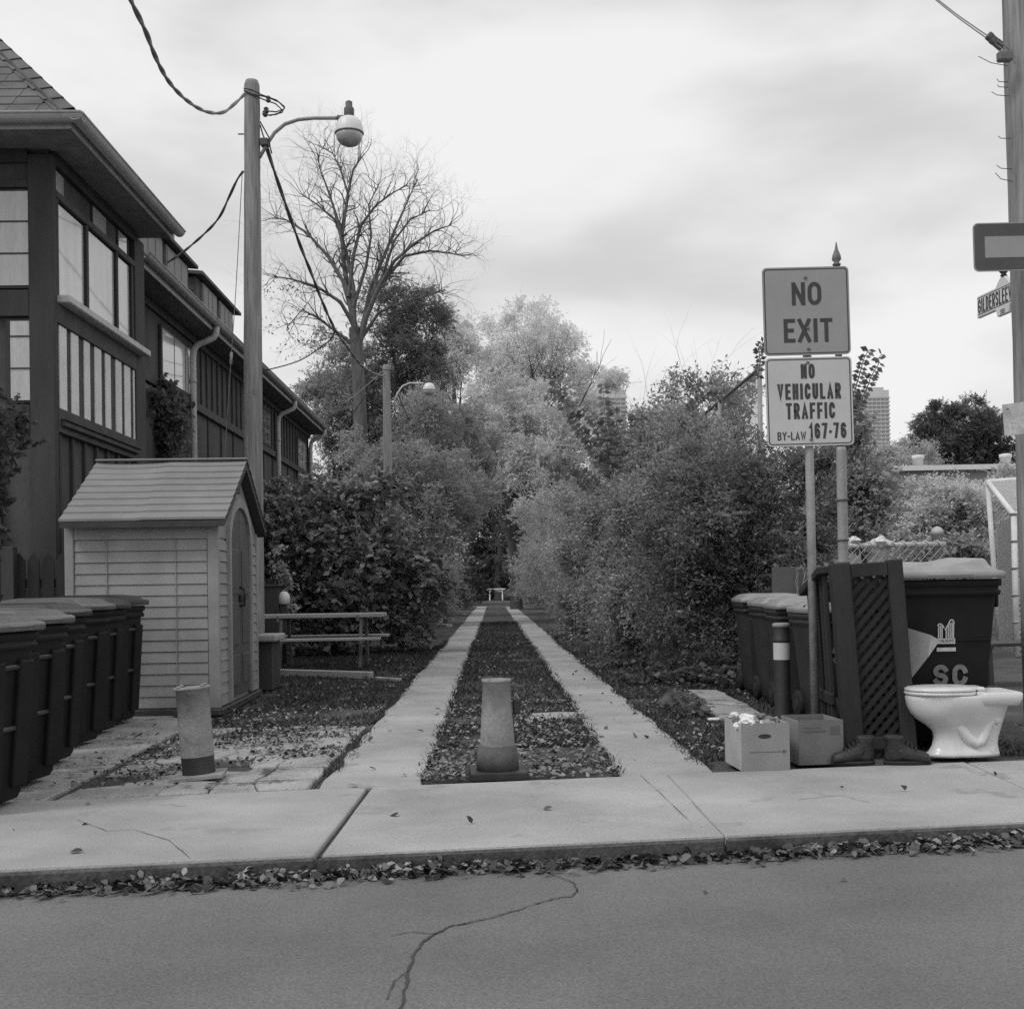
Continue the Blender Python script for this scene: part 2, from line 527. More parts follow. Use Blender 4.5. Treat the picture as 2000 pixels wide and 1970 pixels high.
def stroke_text(body, w, h, th, m, parent, loc, rot=(0, 0, 0), gap=.30):
    """road-sign lettering of even strokes, its box w by h centred on loc, facing -y; one object for the line of print"""
    ng = len(body) - 1
    step = th * (1 + gap * 2.2)                       # clear space between the strokes of neighbouring letters
    sx = (w - th - ng * step) / sum(GLYPH[ch][0] for ch in body)
    adv, tot = [], 0.0
    for ch in body:
        adv.append(tot / sx)
        tot += GLYPH[ch][0] * sx + step
    mb = MB()
    k = 0
    for a, ch in zip(adv, body):
        gw, polys = GLYPH[ch]
        for pl in polys:
            P = [Vector(((a + p[0] * gw) * sx - (w - th) / 2, p[1] * (h - th) - (h - th) / 2)) for p in pl]
            P = [p for i, p in enumerate(P) if i == 0 or (p - P[i - 1]).length > 1e-6]
            y = -0.00012 * (k % 5)
            k += 1
            closed = (P[0] - P[-1]).length < 1e-6 and len(P) > 3
            L, Rr = [], []
            n = len(P)
            for i, p in enumerate(P):
                d0 = (P[i] - P[i - 1]).normalized() if i else ((P[0] - P[-2]).normalized() if closed else (P[1] - P[0]).normalized())
                d1 = (P[i + 1] - P[i]).normalized() if i < n - 1 else ((P[1] - P[0]).normalized() if closed else d0)
                tn = d0 + d1
                tn = tn.normalized() if tn.length > 1e-4 else d0
                nr = Vector((-tn.y, tn.x))
                c_ = max(.42, nr.dot(Vector((-d0.y, d0.x))))
                ext = Vector((0, 0))
                if not closed and i == 0:
                    ext = -d1 * th / 2
                if not closed and i == n - 1:
                    ext = d0 * th / 2
                L.append(p + ext + nr * th / 2 / c_)
                Rr.append(p + ext - nr * th / 2 / c_)
            vs = [(q.x, y, q.y) for q in L] + [(q.x, y, q.y) for q in Rr]
            mb.add(vs, [(i, n + i, n + i + 1, i + 1) for i in range(n - 1)])
    o = mb.build('lettering', m, parent)
    o.location = loc
    o.rotation_euler = rot
    return o


# ------------------------------------------------------------------ foliage helpers
def np_mesh(name, verts, nv_face, m, parent=None, loc=None):
    """verts: (N*nv_face,3) separate polygons"""
    n = len(verts) // nv_face
    me = bpy.data.meshes.new(name)
    me.vertices.add(len(verts))
    me.vertices.foreach_set('co', np.ascontiguousarray(verts, dtype=np.float32).ravel())
    me.loops.add(len(verts))
    me.loops.foreach_set('vertex_index', np.arange(len(verts), dtype=np.int32))
    me.polygons.add(n)
    me.polygons.foreach_set('loop_start', np.arange(0, len(verts), nv_face, dtype=np.int32))
    me.polygons.foreach_set('loop_total', np.full(n, nv_face, dtype=np.int32))
    me.update(calc_edges=True)
    me.materials.append(MATS[m])
    o = bpy.data.objects.new(name, me)
    COL.objects.link(o)
    if parent is not None:
        o.parent = parent
    return o


def leaves_at(P, size, aspect=0.55, up=0.5, droop=0.0, jit=0.35, rng=RNG, D=None):
    """diamond leaves of four corners round the points P"""
    n = len(P)
    d = rng.normal(size=(n, 3))
    d[:, 2] = d[:, 2] * (1 - up) - droop
    if D is not None:
        d = d * 0.8 + D * 0.9
    d /= np.linalg.norm(d, axis=1)[:, None] + 1e-9
    nn = rng.normal(size=(n, 3))
    nn[:, 2] += up * 1.6
    sd = np.cross(d, nn)
    sd /= np.linalg.norm(sd, axis=1)[:, None] + 1e-9
    nn = np.cross(sd, d)
    L = size * (1 + rng.uniform(-jit, jit, size=(n, 1)))
    W = L * aspect
    a = P - d * L * 0.5
    b = P + sd * W * 0.5 + nn * L * 0.08 - d * L * 0.05
    c = P + d * L * 0.5 - nn * L * 0.06
    e = P - sd * W * 0.5 + nn * L * 0.08 - d * L * 0.05
    return np.stack([a, b, c, e], 1).reshape(-1, 3)


def blob_points(blobs, n, clump=0.22, per=26, shell=0.5, rng=RNG, zmin=0.05, spike=1.0, droop=0.2, twigs=None):
    """points in leaf clumps: each ellipsoid carries lobes, each lobe carries clumps; shoots break the outline.
    blobs: (cx,cy,cz,rx,ry,rz[,weight])"""
    w = np.array([(b[6] if len(b) > 6 else 1.0) * (b[3] * b[4] + b[4] * b[5] + b[3] * b[5]) for b in blobs])
    w /= w.sum()
    out, dirs = [], []
    for b, wi in zip(blobs, w):
        C, R = np.array(b[:3]), np.array(b[3:6])
        k = max(4, int(n * wi / per))
        nl = int(np.clip(k / 30, 5, 13))
        ul = rng.normal(size=(nl, 3))
        ul /= np.linalg.norm(ul, axis=1)[:, None]
        if b[1] > 30:                                   # far crowns: fewer lobes on the side turned away
            flip = (ul[:, 1] > 0.3) & (rng.uniform(size=nl) < 0.6)
            ul[flip, 1] *= -1
        lc = C + ul * R * rng.uniform(0.35, 1.1, size=(nl, 1))
        lr = (R.min() * 0.3 + R * 0.2) * rng.uniform(0.4, 1.25, size=(nl, 1))
        li = rng.integers(0, nl, k)
        v = rng.normal(size=(k, 3)) + ul[li] * 0.8 + np.array([0, 0, 0.25])
        v /= np.linalg.norm(v, axis=1)[:, None]
        r = rng.uniform(0.6, 1.12, size=(k, 1))
        c = lc[li] + v * lr[li] * r
        core = rng.uniform(size=k) < 0.24
        cu = rng.normal(size=(k, 3))
        cu /= np.linalg.norm(cu, axis=1)[:, None]
        c[core] = (C + cu * R * rng.uniform(shell, 0.85, size=(k, 1)))[core]
        # each clump is a spray: leaves set along a short curving twig
        dv = v * 0.75 + rng.normal(size=(k, 3)) * 0.5 + np.array([0, 0, 0.35 * spike - 0.25 * droop])
        dv /= np.linalg.norm(dv, axis=1)[:, None]
        ln = clump * rng.uniform(1.6, 4.4, size=(k, 1, 1))
        ln = np.where(rng.uniform(size=(k, 1, 1)) < 0.06 * spike, ln * 1.7, ln)
        tt = np.linspace(0.0, 1, per)[None, :, None] + rng.normal(size=(k, per, 1)) * 0.03
        p = c[:, None, :] + dv[:, None, :] * ln * (tt - 0.45)
        p[:, :, 2:] -= ln * 0.3 * (0.4 + droop) * tt ** 2
        wid = clump * (0.42 - 0.3 * tt)
        p = p + rng.normal(size=(k, per, 3)) * wid * np.array([1, 1, 0.55])
        out.append(p.reshape(-1, 3))
        dirs.append(np.repeat(dv, per, 0))
        if twigs is not None:
            a = c - dv * ln[:, :, 0] * 0.45
            e = c + dv * ln[:, :, 0] * 0.5
            e[:, 2] -= ln[:, 0, 0] * 0.3 * (0.4 + droop)
            twigs.append((a, c - np.array([0, 0, 1]) * ln[:, :, 0] * 0.04, e))
    P, D = np.concatenate(out), np.concatenate(dirs)
    kp = P[:, 2] > zmin
    return P[kp], D[kp]


def grow(mb, p, d, L, r, depth, rng, spread=0.5, up=0.12, n=5, tips=None, kids=(2, 3), shrink=0.72, wob=0.12, zlift=0.0):
    """a limb and its branches, tapered tubes"""
    segs = 4 if depth > 2 else 3
    pts, rad = [p.copy()], [r]
    dd = d.copy()
    q = p.copy()
    for i in range(segs):
        dd = (dd + Vector(rng.normal(size=3) * wob) + Vector((0, 0, up * 0.5))).normalized()
        q = q + dd * (L / segs)
        pts.append(q.copy())
        rad.append(r * (1 - 0.42 * (i + 1) / segs))
    mb.tube(pts, rad, n=n if depth > 2 else 3, caps=False)
    if tips is not None:
        tips.append((q.copy(), depth))
    if depth <= 0:
        return
    k = int(rng.integers(kids[0], kids[1] + 1))
    for i in range(k):
        a = Vector(rng.normal(size=3))
        a = (a - dd * a.dot(dd)).normalized()
        s_ = spread * rng.uniform(0.6, 1.3)
        nd = (dd * math.cos(s_) + a * math.sin(s_) + Vector((0, 0, up))).normalized()
        j = len(pts) - 1 if i < 2 else int(rng.integers(2, len(pts)))
        grow(mb, pts[j], nd, L * shrink * rng.uniform(0.8, 1.15), rad[j] * (0.82 if i == 0 else 0.6), depth - 1, rng, spread, up, n, tips,
             kids, shrink, wob)


def plant(name, label, cat, loc, blobs, n, size, m, group=None, aspect=0.55, up=0.5, droop=0.0, clump=0.22, per=26, shell=0.45,
          trunk=None, seed=1, bark='bark_dark', limbs=5, crown='crown', zmin=0.05, spike=1.0):
    """tree or shrub: trunk with limbs and a crown of leaf-sized faces. blobs in world coordinates"""
    rng = np.random.default_rng(seed)
    t = thing(name, label, cat, loc, group=group)
    L = np.array(loc)
    if trunk:
        r, h = trunk
        mb = MB()
        pts = [Vector((rng.normal() * 0.03 * i, rng.normal() * 0.03 * i, h * i / 6)) for i in range(7)]
        mb.tube(pts, [r * (1.25 if i == 0 else 1 - 0.5 * i / 6) for i in range(7)], n=9, caps=False)
        for i in range(limbs):
            b = blobs[int(rng.integers(len(blobs)))]
            tgt = Vector((b[0] - L[0], b[1] - L[1], b[2] - L[2])) + Vector(rng.normal(size=3)) * 0.4 * min(b[3:6])
            s0 = pts[int(rng.integers(3, 7))]
            d = tgt - s0
            ln = d.length
            if ln < 0.2:
                continue
            grow(mb, s0, d.normalized(), ln * 0.36, r * 0.42, 3, rng, spread=0.5, up=0.06, n=5)
        mb.build('trunk', bark, t)
    tw = [] if loc[1] < 30 else None
    P, D = blob_points(blobs, n, clump, per, shell, rng, zmin, spike, droop, tw)
    V = leaves_at(P, size, aspect, up, droop, jit=0.55, rng=rng, D=D) - L
    if tw:
        # twigs as thin three-sided strips
        A, B, C = (np.concatenate([q[i] for q in tw]) - L for i in range(3))
        sel = rng.uniform(size=len(A)) < 0.5
        A, B, C = A[sel], B[sel], C[sel]
        sv = np.cross(C - A, rng.normal(size=A.shape))
        sv /= np.linalg.norm(sv, axis=1)[:, None] + 1e-9
        tr = 0.0035 + 0.00012 * loc[1]
        np_mesh('twigs', np.concatenate([np.stack([A - sv * tr, A + sv * tr, B + sv * tr * .8, B - sv * tr * .8], 1), np.stack([B - sv * tr * .8, B + sv * tr * .8, C + sv * tr * .3, C - sv * tr * .3], 1)]).reshape(-1, 3), 4, 'twig', t)['kind'] = 'stuff'
    if loc[1] > 30:                                     # small in the picture: three-cornered leaves
        V = V.reshape(-1, 4, 3)[:, :3].reshape(-1, 3)
        np_mesh(crown, V, 3, m, t)
    else:
        np_mesh(crown, V, 4, m, t)
    return t


# ================================================================== THE GROUND
PB0, PB1 = on(0, 1566), on(2000, 1481)          # back edge of the pavement
PK0, PK1 = on(0, 1697), on(2000, 1602)          # kerb edge


def yb(x):
    return PB0.y + (PB1.y - PB0.y) * (x - PB0.x) / (PB1.x - PB0.x)


def yk(x):
    return PK0.y + (PK1.y - PK0.y) * (x - PK0.x) / (PK1.x - PK0.x)


ROAD_Z = -0.088
XW = 60.0
g = MB()
g.add([(-XW, yk(-XW) + 0.1, -0.03), (XW, yk(XW) + 0.1, -0.03), (900, 60, -0.03), (900, 1500, -0.03), (-900, 1500, -0.03), (-900, 60, -0.03)], [(0, 1, 2, 3, 4, 5)])
tag(g.build('ground', 'soil'), 'dark earth and thin lawn on both sides of the lane', 'ground', kind='structure')
g = MB()
g.add([(-900, -900, ROAD_Z), (900, -900, ROAD_Z), (900, 80, ROAD_Z), (-900, 80, ROAD_Z)], [(0, 1, 2, 3)])
road = tag(g.build('road', 'asphalt'), 'worn grey asphalt road in front of the pavement', 'road', kind='structure')


def ribbon(pts, w, z, name, m, parent, seed=0, kind=None):
    rng = random.Random(seed)
    P = [on(x, y, z) for x, y in pts]
    Q = []
    for a, b in zip(P[:-1], P[1:]):
        for k in range(5):
            Q.append(a.lerp(b, k / 5) + Vector((rng.uniform(-1, 1), rng.uniform(-1, 1), 0)) * w * 0.7)
    Q.append(P[-1])
    vs, fs = [], []
    for i, q in enumerate(Q):
        d = (Q[min(i + 1, len(Q) - 1)] - Q[max(i - 1, 0)]).normalized()
        s_ = Vector((-d.y, d.x, 0)) * w * rng.uniform(0.25, 0.75)
        vs += [q + s_, q - s_]
        if i:
            fs.append((2 * i - 2, 2 * i - 1, 2 * i + 1, 2 * i))
    return MB().add(vs, fs).build(name, m, parent)


ribbon([(1128, 1736), (1118, 1748), (1080, 1754), (1046, 1764)], 0.008, ROAD_Z + 0.004, 'crack', 'tar', road, 1)
ribbon([(905, 1803), (880, 1806), (850, 1822), (826, 1838), (808, 1860), (797, 1895), (792, 1925), (780, 1970)], 0.009, ROAD_Z + 0.004, 'crack', 'tar', road, 2)
ribbon([(850, 1822), (800, 1818), (765, 1826)], 0.004, ROAD_Z + 0.004, 'crack', 'tar', road, 4)
ribbon([(905, 1803), (960, 1790), (1010, 1776), (1046, 1764)], 0.006, ROAD_Z + 0.004, 'crack', 'tar', road, 5)
ribbon([(797, 1895), (770, 1915), (755, 1950)], 0.004, ROAD_Z + 0.004, 'crack', 'tar', road, 6)
ribbon([(1000, 1690), (1060, 1700), (1120, 1722), (1128, 1740)], 0.006, ROAD_Z + 0.004, 'crack', 'tar', road, 3)

pave = MB()
pave.add([(-XW, yk(-XW) + 0.06, -0.025), (XW, yk(XW) + 0.06, -0.025), (XW, yb(XW), -0.025), (-XW, yb(-XW), -0.025)], [(0, 1, 2, 3)])
pave = tag(pave.build('pavement', 'joint'), 'pale concrete pavement slabs along the kerb', 'pavement', kind='structure')


def edge_poly(corners, step=0.25, jit=0.012, seed=0):
    rng = random.Random(seed)
    out = []
    n = len(corners)
    for i in range(n):
        a, b = Vector(corners[i]), Vector(corners[(i + 1) % n])
        k = max(1, int((b - a).length / step))
        for j in range(k):
            p = a.lerp(b, j / k)
            if j:
                d = (b - a).normalized()
                p = p + Vector((-d.y, d.x)) * rng.uniform(-jit, jit)
            out.append((p.x, p.y))
    return out


bounds = [-30, -20, -12, -7.6, -4.3, -0.77, 1.02, 2.80, 4.6, 6.4, 10, 16, 24, 30]
sk = [0, 0, 0, 0, 0.02, 0.04, 0.0, 0.12, 0, 0, 0, 0, 0, 0]
for i in range(len(bounds) - 1):
    a, b = bounds[i] + 0.008, bounds[i + 1] - 0.008
    if i == 5:
        a += 0.012
    if i == 5:
        b += 0.0072
    if i == 6:
        a -= 0.0072
    poly = edge_poly([(a, yk(a)), (b, yk(b)), (b + sk[i + 1], yb(b)), (a + sk[i], yb(a))], 0.3, 0.005, i)
    MB().prism(poly, -0.2, [0, -0.004, 0.0, -0.003, 0.0, -0.002, -0.001, -0.006, 0, 0, 0, 0, 0][i]).build('paving_slab', 'concrete', pave, 0.012, segs=2)

ribbon([(150, 1600), (210, 1622), (260, 1618), (330, 1640), (372, 1676)], 0.0035, 0.003, 'crack', 'tar', pave, 11)
ribbon([(1250, 1512), (1290, 1548), (1345, 1600)], 0.003, 0.003, 'crack', 'tar', pave, 12)
ribbon([(1560, 1560), (1640, 1552), (1700, 1566)], 0.003, 0.003, 'crack', 'tar', pave, 13)
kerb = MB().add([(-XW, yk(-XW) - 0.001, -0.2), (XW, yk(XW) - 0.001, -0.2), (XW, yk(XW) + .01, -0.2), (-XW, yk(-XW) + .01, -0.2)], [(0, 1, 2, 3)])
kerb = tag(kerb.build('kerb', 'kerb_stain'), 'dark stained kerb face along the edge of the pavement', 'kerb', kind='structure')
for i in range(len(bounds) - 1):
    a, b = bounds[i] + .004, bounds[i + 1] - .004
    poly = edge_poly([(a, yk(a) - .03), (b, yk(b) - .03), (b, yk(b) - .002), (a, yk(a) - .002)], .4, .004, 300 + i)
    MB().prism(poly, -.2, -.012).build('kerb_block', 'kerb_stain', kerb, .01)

# two concrete wheel strips up the lane
for nm, x0, x1, js, sd, lab in (
        ('lane_strip', -1.01, -0.43, [0, 9.85, 11.42, 14.2, 16.6, 19.3, 22.5, 25.5, 29, 33, 38, 43, 48, 54, 62, 75], 20, 'left of the two concrete wheel strips running up the lane'),
        ('lane_strip', 0.745, 1.305, [0, 8.5, 10.65, 13.2, 15.6, 18.2, 21.5, 24.6, 28, 32, 37, 43, 48, 54, 62, 72], 60, 'right of the two concrete wheel strips running up the lane')):
    bed = MB().add([(x0 + .03, yb(x0) + 0.03, -0.022), (x1 - .03, yb(x1) + 0.03, -0.022), (x1 - .03, js[-1], -0.022), (x0 + .03, js[-1], -0.022)], [(0, 1, 2, 3)])
    st = tag(bed.build(nm, 'joint'), lab, 'path', kind='structure')
    for i in range(len(js) - 1):
        a = yb((x0 + x1) / 2) + 0.006 if i == 0 else js[i] + 0.008
        b = js[i + 1] - 0.008
        if js[i] == 11.42:
            a += 0.05
        j = 0.03 if i < 9 else 0.04
        if i == 0:
            cs = [(x0, yb(x0) + .006), (x1, yb(x1) + .006), (x1, b), (x0, b)]
        else:
            cs = [(x0, a), (x1, a), (x1, b), (x0, b)]
        MB().prism(edge_poly(cs, 0.3, j, sd + i), -0.1, [-0.002, 0.003, -0.004, 0.002][i % 4]).build('paving_slab', 'concrete', st, 0.008)

flag = MB().prism(edge_poly([(0.26, 10.25), (0.74, 10.35), (0.735, 10.8), (0.33, 10.72)], 0.15, 0.02, 4), -0.06, -0.004).build('flagstone', 'concrete', None, 0.008)
tag(flag, 'small pale flagstone beside the right wheel strip behind the middle bollard', 'paving stone')
fb = tag(MB().prism(edge_poly([(1.95, 11.3), (2.35, 11.0), (2.35, 12.6), (1.9, 12.75)], 0.2, 0.02, 5), -0.05, 0.012).build('concrete_pad', 'concrete_old', None, 0.008),
         'old concrete pad on the earth in front of the right-hand bins', 'paving stone')
tag(MB().prism(edge_poly([(1.88, 9.6), (2.3, 9.75), (2.3, 10.95), (1.9, 11.15)], 0.2, 0.02, 6), -0.05, 0.008).build('concrete_pad', 'concrete_old', None, 0.008),
    'nearer concrete pad behind the cardboard boxes', 'paving stone')

# concrete apron under the left bins and the broken paving beside it
apron = tag(MB().add([(-9, yb(-9) + .02, -0.022), (-2.5, yb(-2.5) + .02, -0.022), (-2.66, 11.2, -0.022), (-9, 11.2, -0.022)], [(0, 1, 2, 3)]).build('concrete_apron', 'joint'),
            'concrete apron under the row of black bins', 'pavement', kind='structure')
ys = [None, 8.3, 9.75, 11.15]
for i in range(3):
    for j, (xa, xb) in enumerate(((-2.5, -3.55), (-3.57, -5.2), (-5.22, -8.9))):
        y0a = yb(xa) + .03 if i == 0 else ys[i] + .01
        y0b = yb(xb) + .03 if i == 0 else ys[i] + .01
        xr = xa if j else xa - 0.045 * i
        xr2 = xa if j else xa - 0.045 * (i + 1)
        poly = edge_poly([(xb, y0b), (xr, y0a), (xr2, ys[i + 1] - .01), (xb, ys[i + 1] - .01)], 0.3, 0.012, 30 + i * 3 + j)
        MB().prism(poly, -0.1, -0.006 + 0.004 * ((i + j) % 2)).build('paving_slab', 'concrete_old', apron, 0.008)

broken = tag(MB().add([(-2.46, yb(-2.46) + .02, -0.024), (-1.06, yb(-1.06) + .02, -0.024), (-1.06, 9.3, -0.024), (-2.56, 9.9, -0.024)], [(0, 1, 2, 3)]).build('broken_paving', 'soil'),
             'patch of broken concrete paving between the bins and the lane', 'pavement', kind='structure')
rr = random.Random(5)
nx, ny = 5, 7
grid = {}
for i in range(nx + 1):
    for j in range(ny + 1):
        x = -2.45 + 1.38 * i / nx
        y = yb(x) + 0.03 + (9.9 - yb(x)) * (j / ny) ** 1.05
        jj = 0.0 if i in (0, nx) or j == 0 else 1.0
        grid[i, j] = Vector((x + rr.uniform(-.1, .1) * jj, y + rr.uniform(-.1, .1) * jj))
for i in range(nx):
    for j in range(ny):
        if rr.random() < (0.0 + 0.05 * j):
            continue
        c = [grid[i, j], grid[i + 1, j], grid[i + 1, j + 1], grid[i, j + 1]]
        ce = sum(c, Vector((0, 0))) / 4
        sh = rr.uniform(0.93, 0.99)
        c = [ce + (p - ce) * sh for p in c]
        MB().prism(edge_poly(c, 0.1, 0.016, i * 20 + j), -0.06, rr.uniform(-0.02, 0.004)).build('concrete_piece', 'concrete_old', broken, 0.008)


# ------------------------------------------------------------------ grass, leaves on the ground, ivy
def in_any(P, rects):
    k = np.zeros(len(P), bool)
    for x0, x1, y0, y1 in rects:
        k |= (P[:, 0] > x0) & (P[:, 0] < x1) & (P[:, 1] > y0) & (P[:, 1] < y1)
    return k


def scatter(n, x0, x1, y0, y1, pw=1.0):
    P = np.zeros((n, 3))
    P[:, 0] = RNG.uniform(x0, x1, n)
    P[:, 1] = y0 + (y1 - y0) * RNG.uniform(0, 1, n) ** pw
    return P


def noise2(P, s, seed=0):
    r = np.random.default_rng(seed)
    v = np.zeros(len(P))
    for k in range(6):
        a = r.normal(size=2) * s * (1 + k * 0.6)
        v += np.sin(P[:, 0] * a[0] + P[:, 1] * a[1] + r.uniform(0, 6)) / (1 + 0.4 * k)
    return v


strips = [(-0.975, -0.455, 0, 130), (0.775, 1.255, 0, 130)]
solids = strips + [(-3.98, -2.5, 11.0, 13.2), (-9, -2.5, 0, 11.2), (1.9, 2.35, 9.6, 12.7), (0.28, 0.73, 10.3, 10.75), (1.35, 3.5, 7.0, 7.75)]
P = np.concatenate([scatter(26000, -4.3, -1.0, 9.2, 24, 1.2), scatter(15000, -0.46, 0.78, 8.6, 40, 1.6), scatter(22000, 1.25, 3.6, 7.4, 22, 1.3),
                    scatter(2600, -1.08, -0.97, 7.4, 26, 1.3), scatter(2400, -0.47, -0.40, 7.2, 26, 1.3), scatter(2400, 0.70, 0.79, 7.2, 26, 1.3), scatter(4200, 1.22, 1.38, 7.6, 26, 1.3)])
P = P[~in_any(P, solids)]
P = P[noise2(P, 1.6, 3) > -1.4]
n = len(P)
ang = RNG.uniform(0, 2 * PI, n)
h = RNG.uniform(0.02, 0.055, n) * (1 + 0.012 * P[:, 1])
w = 0.006 + 0.00035 * P[:, 1]
side = np.stack([np.cos(ang), np.sin(ang), np.zeros(n)], 1) * w[:, None]
lean = RNG.normal(size=(n, 3)) * 0.035
lean[:, 2] = h
P[:, 2] = -0.03
tri = np.stack([P - side, P + side, P + lean], 1).reshape(-1, 3)
tag(np_mesh('grass_blades', tri, 3, 'grass'), 'short dark grass growing beside and between the wheel strips', 'grass', kind='stuff')


def litter(name, P, size, m, label, rough=0.9, lift=0.02):
    P = P.copy()
    n = len(P)
    P[:, 2] += RNG.uniform(0.003, lift, n)
    a = RNG.uniform(0, 2 * PI, n)
    tl_ = RNG.normal(size=n) * 0.35
    d = np.stack([np.cos(a) * np.cos(tl_), np.sin(a) * np.cos(tl_), np.sin(tl_)], 1)
    roll = RNG.normal(size=n) * 0.5
    s0 = np.stack([-np.sin(a), np.cos(a), np.zeros(n)], 1)
    nn = np.cross(d, s0)
    sd = s0 * np.cos(roll)[:, None] + nn * np.sin(roll)[:, None]
    up_ = np.cross(d, sd)
    up_ *= np.sign(up_[:, 2:])
    L = (size * RNG.uniform(0.45, 1.35, n))[:, None]
    W = L * RNG.uniform(0.25, 0.5, n)[:, None]
    cu = L * RNG.uniform(-0.05, 0.3, n)[:, None]
    q = [P - d * L * .5, P - d * L * .2 + sd * W * .9 + up_ * cu * .7, P + d * L * .22 + sd * W * .62 + up_ * cu, P + d * L * .55 + up_ * cu * .5, P + d * L * .18 - sd * W * .66 + up_ * cu, P - d * L * .22 - sd * W * .85 + up_ * cu * .8]
    V = np.stack(q, 1)
    low = V[:, :, 2].min(1) - (P[:, 2] - 0.004)
    V[:, :, 2] -= np.minimum(low, 0)[:, None]
    return tag(np_mesh(name, V.reshape(-1, 3), 6, m), label, 'leaves', kind='stuff')


# in the gutter
n = 3400
P = np.zeros((n, 3))
P[:, 0] = RNG.uniform(-9, 9, n)
e = np.abs(RNG.normal(size=n)) * (0.045 + 0.03 * np.sin(P[:, 0] * 2.1) ** 2)
P[:, 1] = [yk(x) for x in P[:, 0]]
P[:, 1] -= e + 0.045
P[:, 2] = ROAD_Z + np.maximum(0, 0.03 - e * 0.2) * RNG.uniform(0, 1, n)
P = P[noise2(P, 2.2, 5) > -0.3]
litter('gutter_leaves', P, 0.038, 'litter', 'fallen leaves heaped in the gutter along the kerb', 0.8, 0.03)
n = 7000
P = np.zeros((n, 3))
P[:, 0] = RNG.uniform(-9, 9, n)
P[:, 1] = [yk(x) for x in P[:, 0]]
P[:, 1] -= np.abs(RNG.normal(size=n)) * 0.075 + 0.035
P[:, 2] = ROAD_Z
litter('gutter_dirt_leaves', P, 0.045, 'litter_dark', 'dark rotting leaves under the pale ones in the gutter', 0.9, 0.02)
# scattered leaves between the strips, on the lawn, on the pavement
P = np.concatenate([scatter(3600, -0.44, 0.74, 7.0, 12.0, 2.0), scatter(500, -0.44, 0.74, 12, 30, 1.5), scatter(900, -2.5, -1.05, 7.4, 11.5, 0.8),
                    scatter(300, -2.4, -1.05, 11.5, 20), scatter(1000, 1.32, 2.4, 7.3, 11.5, 1.4), scatter(350, 1.32, 3.2, 11, 20), scatter(160, 3.4, 4.6, 7.6, 9.0)])
P = P[P[:, 1] > np.array([yb(x) for x in P[:, 0]])]
P = P[(noise2(P, 2.4, 9) > -0.2) | (RNG.uniform(size=len(P)) < 0.3)]
P = P[~in_any(P, solids) | (RNG.uniform(size=len(P)) < 0.03)]
P = P[~in_any(P, [(-0.19, 0.2, 6.9, 7.4), (-2.0, -1.6, 7.0, 7.5)])]
litter('fallen_leaves', P, 0.034, 'litter', 'pale fallen leaves scattered over the lawn and the middle strip', 0.9, 0.035)
P = np.concatenate([scatter(26, -4, 4.2, 5.2, 7.3), scatter(14, -1, -0.45, 7.4, 16), scatter(20, 0.75, 1.3, 7.4, 16), scatter(40, -4.5, -2.5, 6.7, 11), scatter(5, -5, 5, 4.4, 5.0)])
k = P[:, 1] > np.array([yk(x) for x in P[:, 0]])
P[~k, 2] = ROAD_Z
litter('pavement_leaves', P, 0.045, 'litter_dark', 'a few single leaves lying on the pavement and the road', 0.95, 0.008)
P = np.concatenate([scatter(3600, -2.5, -1.05, 7.0, 10.2, 0.9), scatter(500, -4.2, -2.5, 6.7, 11)])
P = P[P[:, 1] > np.array([yb(x) for x in P[:, 0]])]
P = P[noise2(P, 3.2, 31) > 0.55]
litter('paving_crumbs', P, 0.03, 'litter_dark', 'dark leaf crumbs and moss in the joints of the broken paving', 0.9, 0.012)
# ivy and weeds under the right hedge
P = np.concatenate([scatter(9000, 1.55, 3.7, 9.8, 17, 1.1), scatter(3800, 1.35, 2.2, 14, 30, 1.2)])
P = P[(noise2(P, 1.3, 21) > -0.5) & ~in_any(P, [(1.85, 3.2, 8.0, 12.9)])]
P[:, 2] = RNG.uniform(0.0, 0.16, len(P)) * np.clip((P[:, 0] - 1.3) * 1.5, 0.15, 1.4)
V = leaves_at(P, 0.075, 0.8, 0.75, 0.0, 0.4)
tag(np_mesh('ground_ivy', V, 4, 'leaf_dark'), 'low ivy and weeds covering the earth under the right hedge', 'ivy', kind='stuff')


# ================================================================== BUILDINGS
# ---- timbered house with the projecting two-storey bay
BX, BY0, BY1 = -4.6, 12.66, 15.98
house = thing('timbered_house', 'dark timbered house at left with striped panel and wide windows under a hipped roof', 'house', (BX, BY0, 0))


def hp(name, m, x0, x1, y0, y1, z0, z1, bevel=0.0, parent=None):
    return MB().bb(x0 - BX, x1 - BX, y0 - BY0, y1 - BY0, z0, z1).build(name, m, parent or house, bevel)


hp('wall', 'wall_dark', -10.5, BX - 0.07, BY0 + 0.07, BY1, -0.1, 5.86)
hp('corner_post', 'timber_dark', BX - 0.27, BX, BY0, BY0 + 0.1, 0, 5.8, 0.01)
hp('post', 'timber_dark', BX - 0.069, BX - 0.002, BY1 - 0.42, BY1, 0, 5.8, 0.008)
